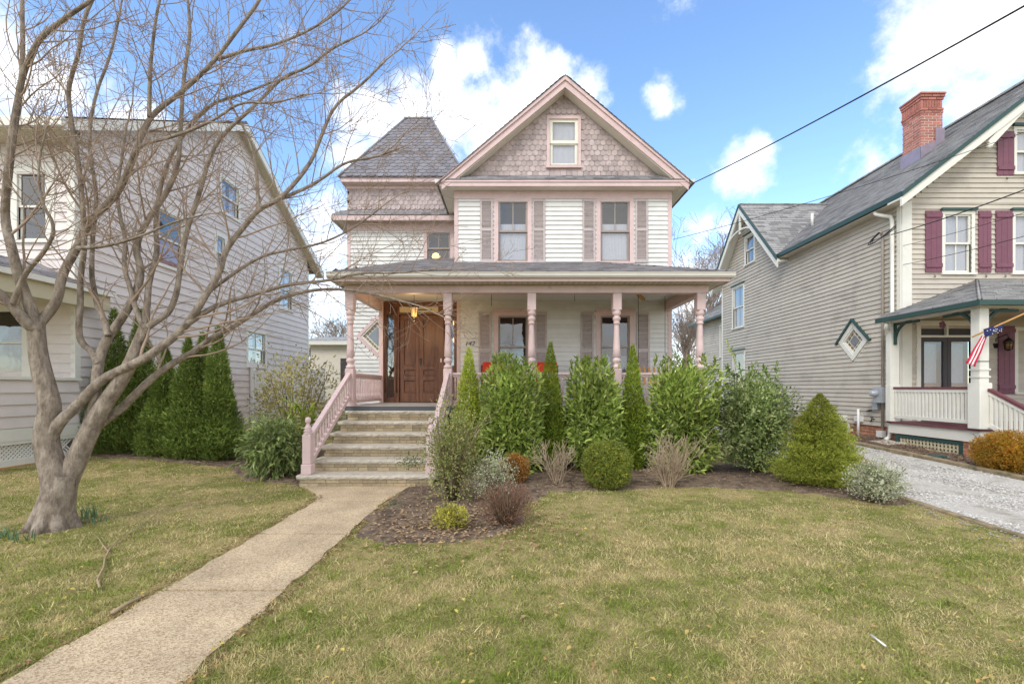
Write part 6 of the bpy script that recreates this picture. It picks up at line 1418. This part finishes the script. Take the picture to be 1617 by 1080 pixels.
# ------------------------------------------------------------------ lawn
def noise2(x, y, seed, f):
    rng = np.random.default_rng(seed); s = np.zeros_like(x)
    for i in range(9):
        a = rng.uniform(0, 6.28); k_ = f*rng.uniform(.6, 1.9); s += np.sin((x*math.cos(a)+y*math.sin(a))*k_+rng.uniform(0, 6.28))
    return s/3
def lawn_ok(x, y): return (x > -8.3) & (x < DL-.15) & ~on_path(x, y, .03) & ~inside(MULCH, x, y) & ~inside(MULCH_L, x, y) & ~((x > -3.4) & (x < 4.0) & (y > 7.0)) & (np.hypot(x-tb_.x, y-tb_.y) > .26)
def lawn():
    rng = np.random.default_rng(77); n = 620000
    y = 2.0+(13-2.0)*rng.random(n)**1.9; x = rng.uniform(-1.22, 1.22, n)*y
    keep = (x > -9) & (x < DL-.1+rng.normal(0,.05,n)) & ~on_path(x, y, -.02-.035*rng.random(n))
    inm = inside(MULCH, x, y) | inside(MULCH_L, x, y); edge_ = noise2(x, y, 31, 7)*.06; inm = inside(MULCH, x+edge_, y+edge_) | inside(MULCH_L, x, y); keep &= ~(inm & (rng.random(n) > .05))
    keep &= ~((x > -3.4) & (x < 4.0) & (y > 7.0)) & ~((x < -8.4) & (y > 6.3)) & (np.hypot(x-tb_.x, y-tb_.y) > .22)
    dens = noise2(x, y, 5, 2.2)
    thin = (noise2(x, y, 6, 5)*.5+dens*.4)
    # thin and straw-coloured near the drive and under the bed's edge
    bare = (np.exp(-np.clip(DL-x, 0, 9)*1.2)*sm(4, 5.5, y))
    keep &= rng.random(n) > np.clip(.10+.25*thin+.55*bare, 0, .85)
    x, y = x[keep], y[keep]; n = len(x); thin = thin[keep]; dens = dens[keep]; bare = bare[keep]
    # tufts: blades gather round clump centres, stand taller and greener there
    nc = 5200; cy_ = 2.0+8*rng.random(nc)**1.7; cx_ = rng.uniform(-1.2, 1.2, nc)*cy_; who = rng.integers(0, nc, n); tuft = rng.random(n) < .30
    rx, ry = rng.normal(0, .022, n), rng.normal(0, .022, n); okc = lawn_ok(cx_, cy_); tuft &= okc[who]
    x = np.where(tuft, cx_[who]+rx, x); y = np.where(tuft, cy_[who]+ry, y); cg = rng.normal(0, .34, nc)
    near = np.clip((y-2)/8, 0, 1); flat = rng.random(n) < .22
    h = rng.uniform(.012, .028, n)*(1+.35*np.clip(dens, -1, 1))*np.where(tuft, rng.uniform(1.0, 1.9, n), 1); w = rng.uniform(.0022, .004, n)*(1+1.2*near)
    a = rng.uniform(0, 6.283, n); lean = np.where(flat, rng.uniform(2, 4, n), rng.uniform(.2, 1.3, n)); la = np.where(tuft, np.arctan2(ry, rx)+rng.normal(0, .5, n), rng.uniform(0, 6.283, n)); h = np.where(flat, h*.55, h)
    B = np.stack([x, y, G(x, y)-.003], 1); S_ = np.stack([np.cos(a), np.sin(a), np.zeros(n)], 1)*w[:, None]; Dn = np.stack([np.cos(la)*lean, np.sin(la)*lean, np.ones(n)], 1)
    Tp = B+Dn*h[:, None]; V = np.stack([B-S_, B+S_, Tp], 1).reshape(-1, 3); F = np.arange(3*n).reshape(-1, 3)
    g = .50+.22*noise2(x, y, 8, 1.6)+.26*noise2(x, y, 9, 5)+.26*noise2(x, y, 19, 15)+rng.normal(0, .22, n)-bare*.8+np.where(tuft, cg[who]+.08, 0)-np.where(flat, .35, 0)
    g = np.clip(g, 0, 1)[:, None]
    green = np.array(S(138,153,64))*rng.uniform(.7, 1.25, (n, 1)); straw = np.array(S(218,201,148))*rng.uniform(.65, 1.2, (n, 1))
    dk = rng.random(n)[:, None] < .14; C = green*g+straw*(1-g); C = np.where(dk, C*.55, C)
    o = link(bpy.data.objects.new('grass', np_mesh('grass', V, F, np.repeat(C, 3, 0), 'grass'))); tag(o, 'patchy short lawn of green and straw coloured grass', 'grass', kind='stuff')
lawn()
def litter(name, n, area, cols, size, label, seed, mask=None, lift=.012, m='litter', flat=.25, aspect=.6):
    rng = np.random.default_rng(seed); x, y = area(rng, n)
    if mask is not None: k_ = mask(x, y); x, y = x[k_], y[k_]
    n = len(x); a = rng.uniform(0, 6.28, n); A_ = np.stack([np.cos(a), np.sin(a), rng.normal(0, flat, n)], 1); Nr = np.stack([rng.normal(0, flat, n), rng.normal(0, flat, n), np.ones(n)], 1)
    L = size*rng.uniform(.6, 1.3, n); Pn = np.stack([x, y, G(x, y)+lift+rng.uniform(0, .012, n)], 1)
    o = link(bpy.data.objects.new(name, leaves(Pn, A_, Nr, L, L*aspect*rng.uniform(.7, 1.2, n), colmix(n, cols, rng, .2), m, name))); tag(o, label, name.replace('_', ' '), kind='stuff')
fan = lambda rng, n: (lambda y: (rng.uniform(-1.15, 1.15, n)*y, y))(2.2+5.5*rng.random(n)**1.4)
lawnm = lambda x, y: ~inside(MULCH, x, y) & (x < DL-.2) & ~on_path(x, y) & (x > -7.5)
litter('fallen_leaves', 900, fan, [S(200,190,96), S(180,168,84), S(176,136,86), S(146,112,76), S(204,172,122)], .034, 'scattered yellow and brown fallen leaves on the lawn', 3, lawnm, .03)
pl_a = lambda rng, n: (rng.normal(-.55, .6, n), rng.normal(4.95, .48, n))
litter('fallen_leaves', 1000, pl_a, [S(166,138,104), S(136,108,80), S(190,164,128), S(150,124,94)], .05, 'drift of brown dry leaves at the front of the mulch bed', 4, lambda x, y: ~on_path(x, y, .1), .03)
bedm = lambda x, y: inside(MULCH, x, y) | inside(MULCH_L, x, y)
bd = lambda rng, n: (lambda y: (rng.uniform(-1.1, .95, n)*y, y))(4.4+5*rng.random(n))
litter('mulch_chips', 22000, bd, [S(134,112,92), S(84,70,62), S(180,152,124), S(66,58,52), S(196,166,126)], .036, 'dark wood mulch chips under the shrubs', 5, bedm, .034, 'mulch_chip', .35, .4)
rbm = lambda rng, n: (rng.uniform(7.99, 9.2, n), rng.uniform(6, 14, n))
litter('mulch_chips', 5200, rbm, [S(140,112,94), S(110,84,70), S(168,140,120), S(84,66,56)], .04, 'brown mulch and leaves along the taupe house foundation', 6, lambda x, y: inside(BED_R, x, y), .055, 'mulch_chip', .4, .5)
eg = lambda rng, n: (np.where(rng.random(n) < .5, PATH_L-np.abs(rng.normal(0, .07, n)), PATH_R+np.abs(rng.normal(0, .06, n))), rng.uniform(2.2, 6.4, n))
litter('path_edge_litter', 1100, eg, [S(120,98,68), S(96,78,54), S(164,136,96)], .03, 'dark soil and litter along the edges of the walkway', 9, None, .01, 'mulch_chip', .3, .5)
# fallen branches and a straw
def ground_pt(x, y, lift=.012): d = FPX*EYE/(y-HY); q = P(x, y, d); q.z = g1(q.x, q.y)+lift; return q
def stick(name, lines, rad, m, label):
    r = root(name, tuple(ground_pt(*lines[0][0])), label, 'branch')
    for i, ln in enumerate(lines):
        pts = [ground_pt(a, b, .03) for a, b in ln]; k_ = len(pts); MB().tube(pts, [rad*(1-.55*j/max(k_-1, 1))*(1 if i == 0 else .7) for j in range(k_)], 6).build('stem' if i == 0 else 'side_twig', m, r)
stick('fallen_branch', [[(158,933),(154,921),(164,901),(166,887),(174,871),(186,857),(200,850),(217,838),(245,818)], [(172,876),(162,864),(157,855),(149,848)], [(176,866),(168,869)], [(248,832),(252,816)]], .0085, 'fallen_wood', 'forked fallen branch lying on the left lawn')
stick('fallen_branch', [[(178,974),(200,960),(237,942)]], .016, 'fallen_wood', 'short thick barkless stick lying along the path edge')
stick('fallen_branch', [[(265,784),(290,778),(312,772)], [(300,792),(318,787)]], .007, 'fallen_wood', 'thin pale stick on the lawn between trunk and walkway')
s_ = MB().tube([ground_pt(1376, 1011, .035), ground_pt(1399, 1029, .035)], .006, 7).build('drinking_straw', 'pvc_white'); tag(s_, 'thin white straw lying on the right lawn', 'straw')

# ------------------------------------------------------------------ overhead wires
def wire(name, a, b, sag, r, label):
    pts = []
    for i in range(25): t = i/24; p = a.lerp(b, t); p.z -= sag*4*t*(1-t); pts.append(p)
    tag(MB().tube(pts, r, 6).build(name, 'rubber_wire'), label, 'cable')
wire('service_cable', Vector((GR+OV+.06, EF+.1, 6.36)), P(1680, -25, 4.2), .06, .011, 'thick black service cable from the gable corner up to the right')
wire('telephone_wire', Vector((GR+.03, W-.02, PZ(379, W))), P(1700, 180, 9.0), .12, .006, 'thin wire from main house wall rising across the chimney')
a_ = Vector((X0-.2, cy-.5, 5.15))
wire('service_cable', a_, P(1700, 268, 6.5), .05, .010, 'black service drop running to the conduit of the taupe house')
wire('telephone_wire', Vector((RX-.02, 10.95, 4.45)), P(1700, 350, 8.0), .05, .006, 'thin lower wire crossing the upper windows of the taupe house')
wire('telephone_wire', Vector((RX-.02, 10.95, 4.9)), P(1700, 310, 8.0), .05, .005, 'thin middle wire crossing the upper windows of the taupe house')
print('objects', len(bpy.data.objects))
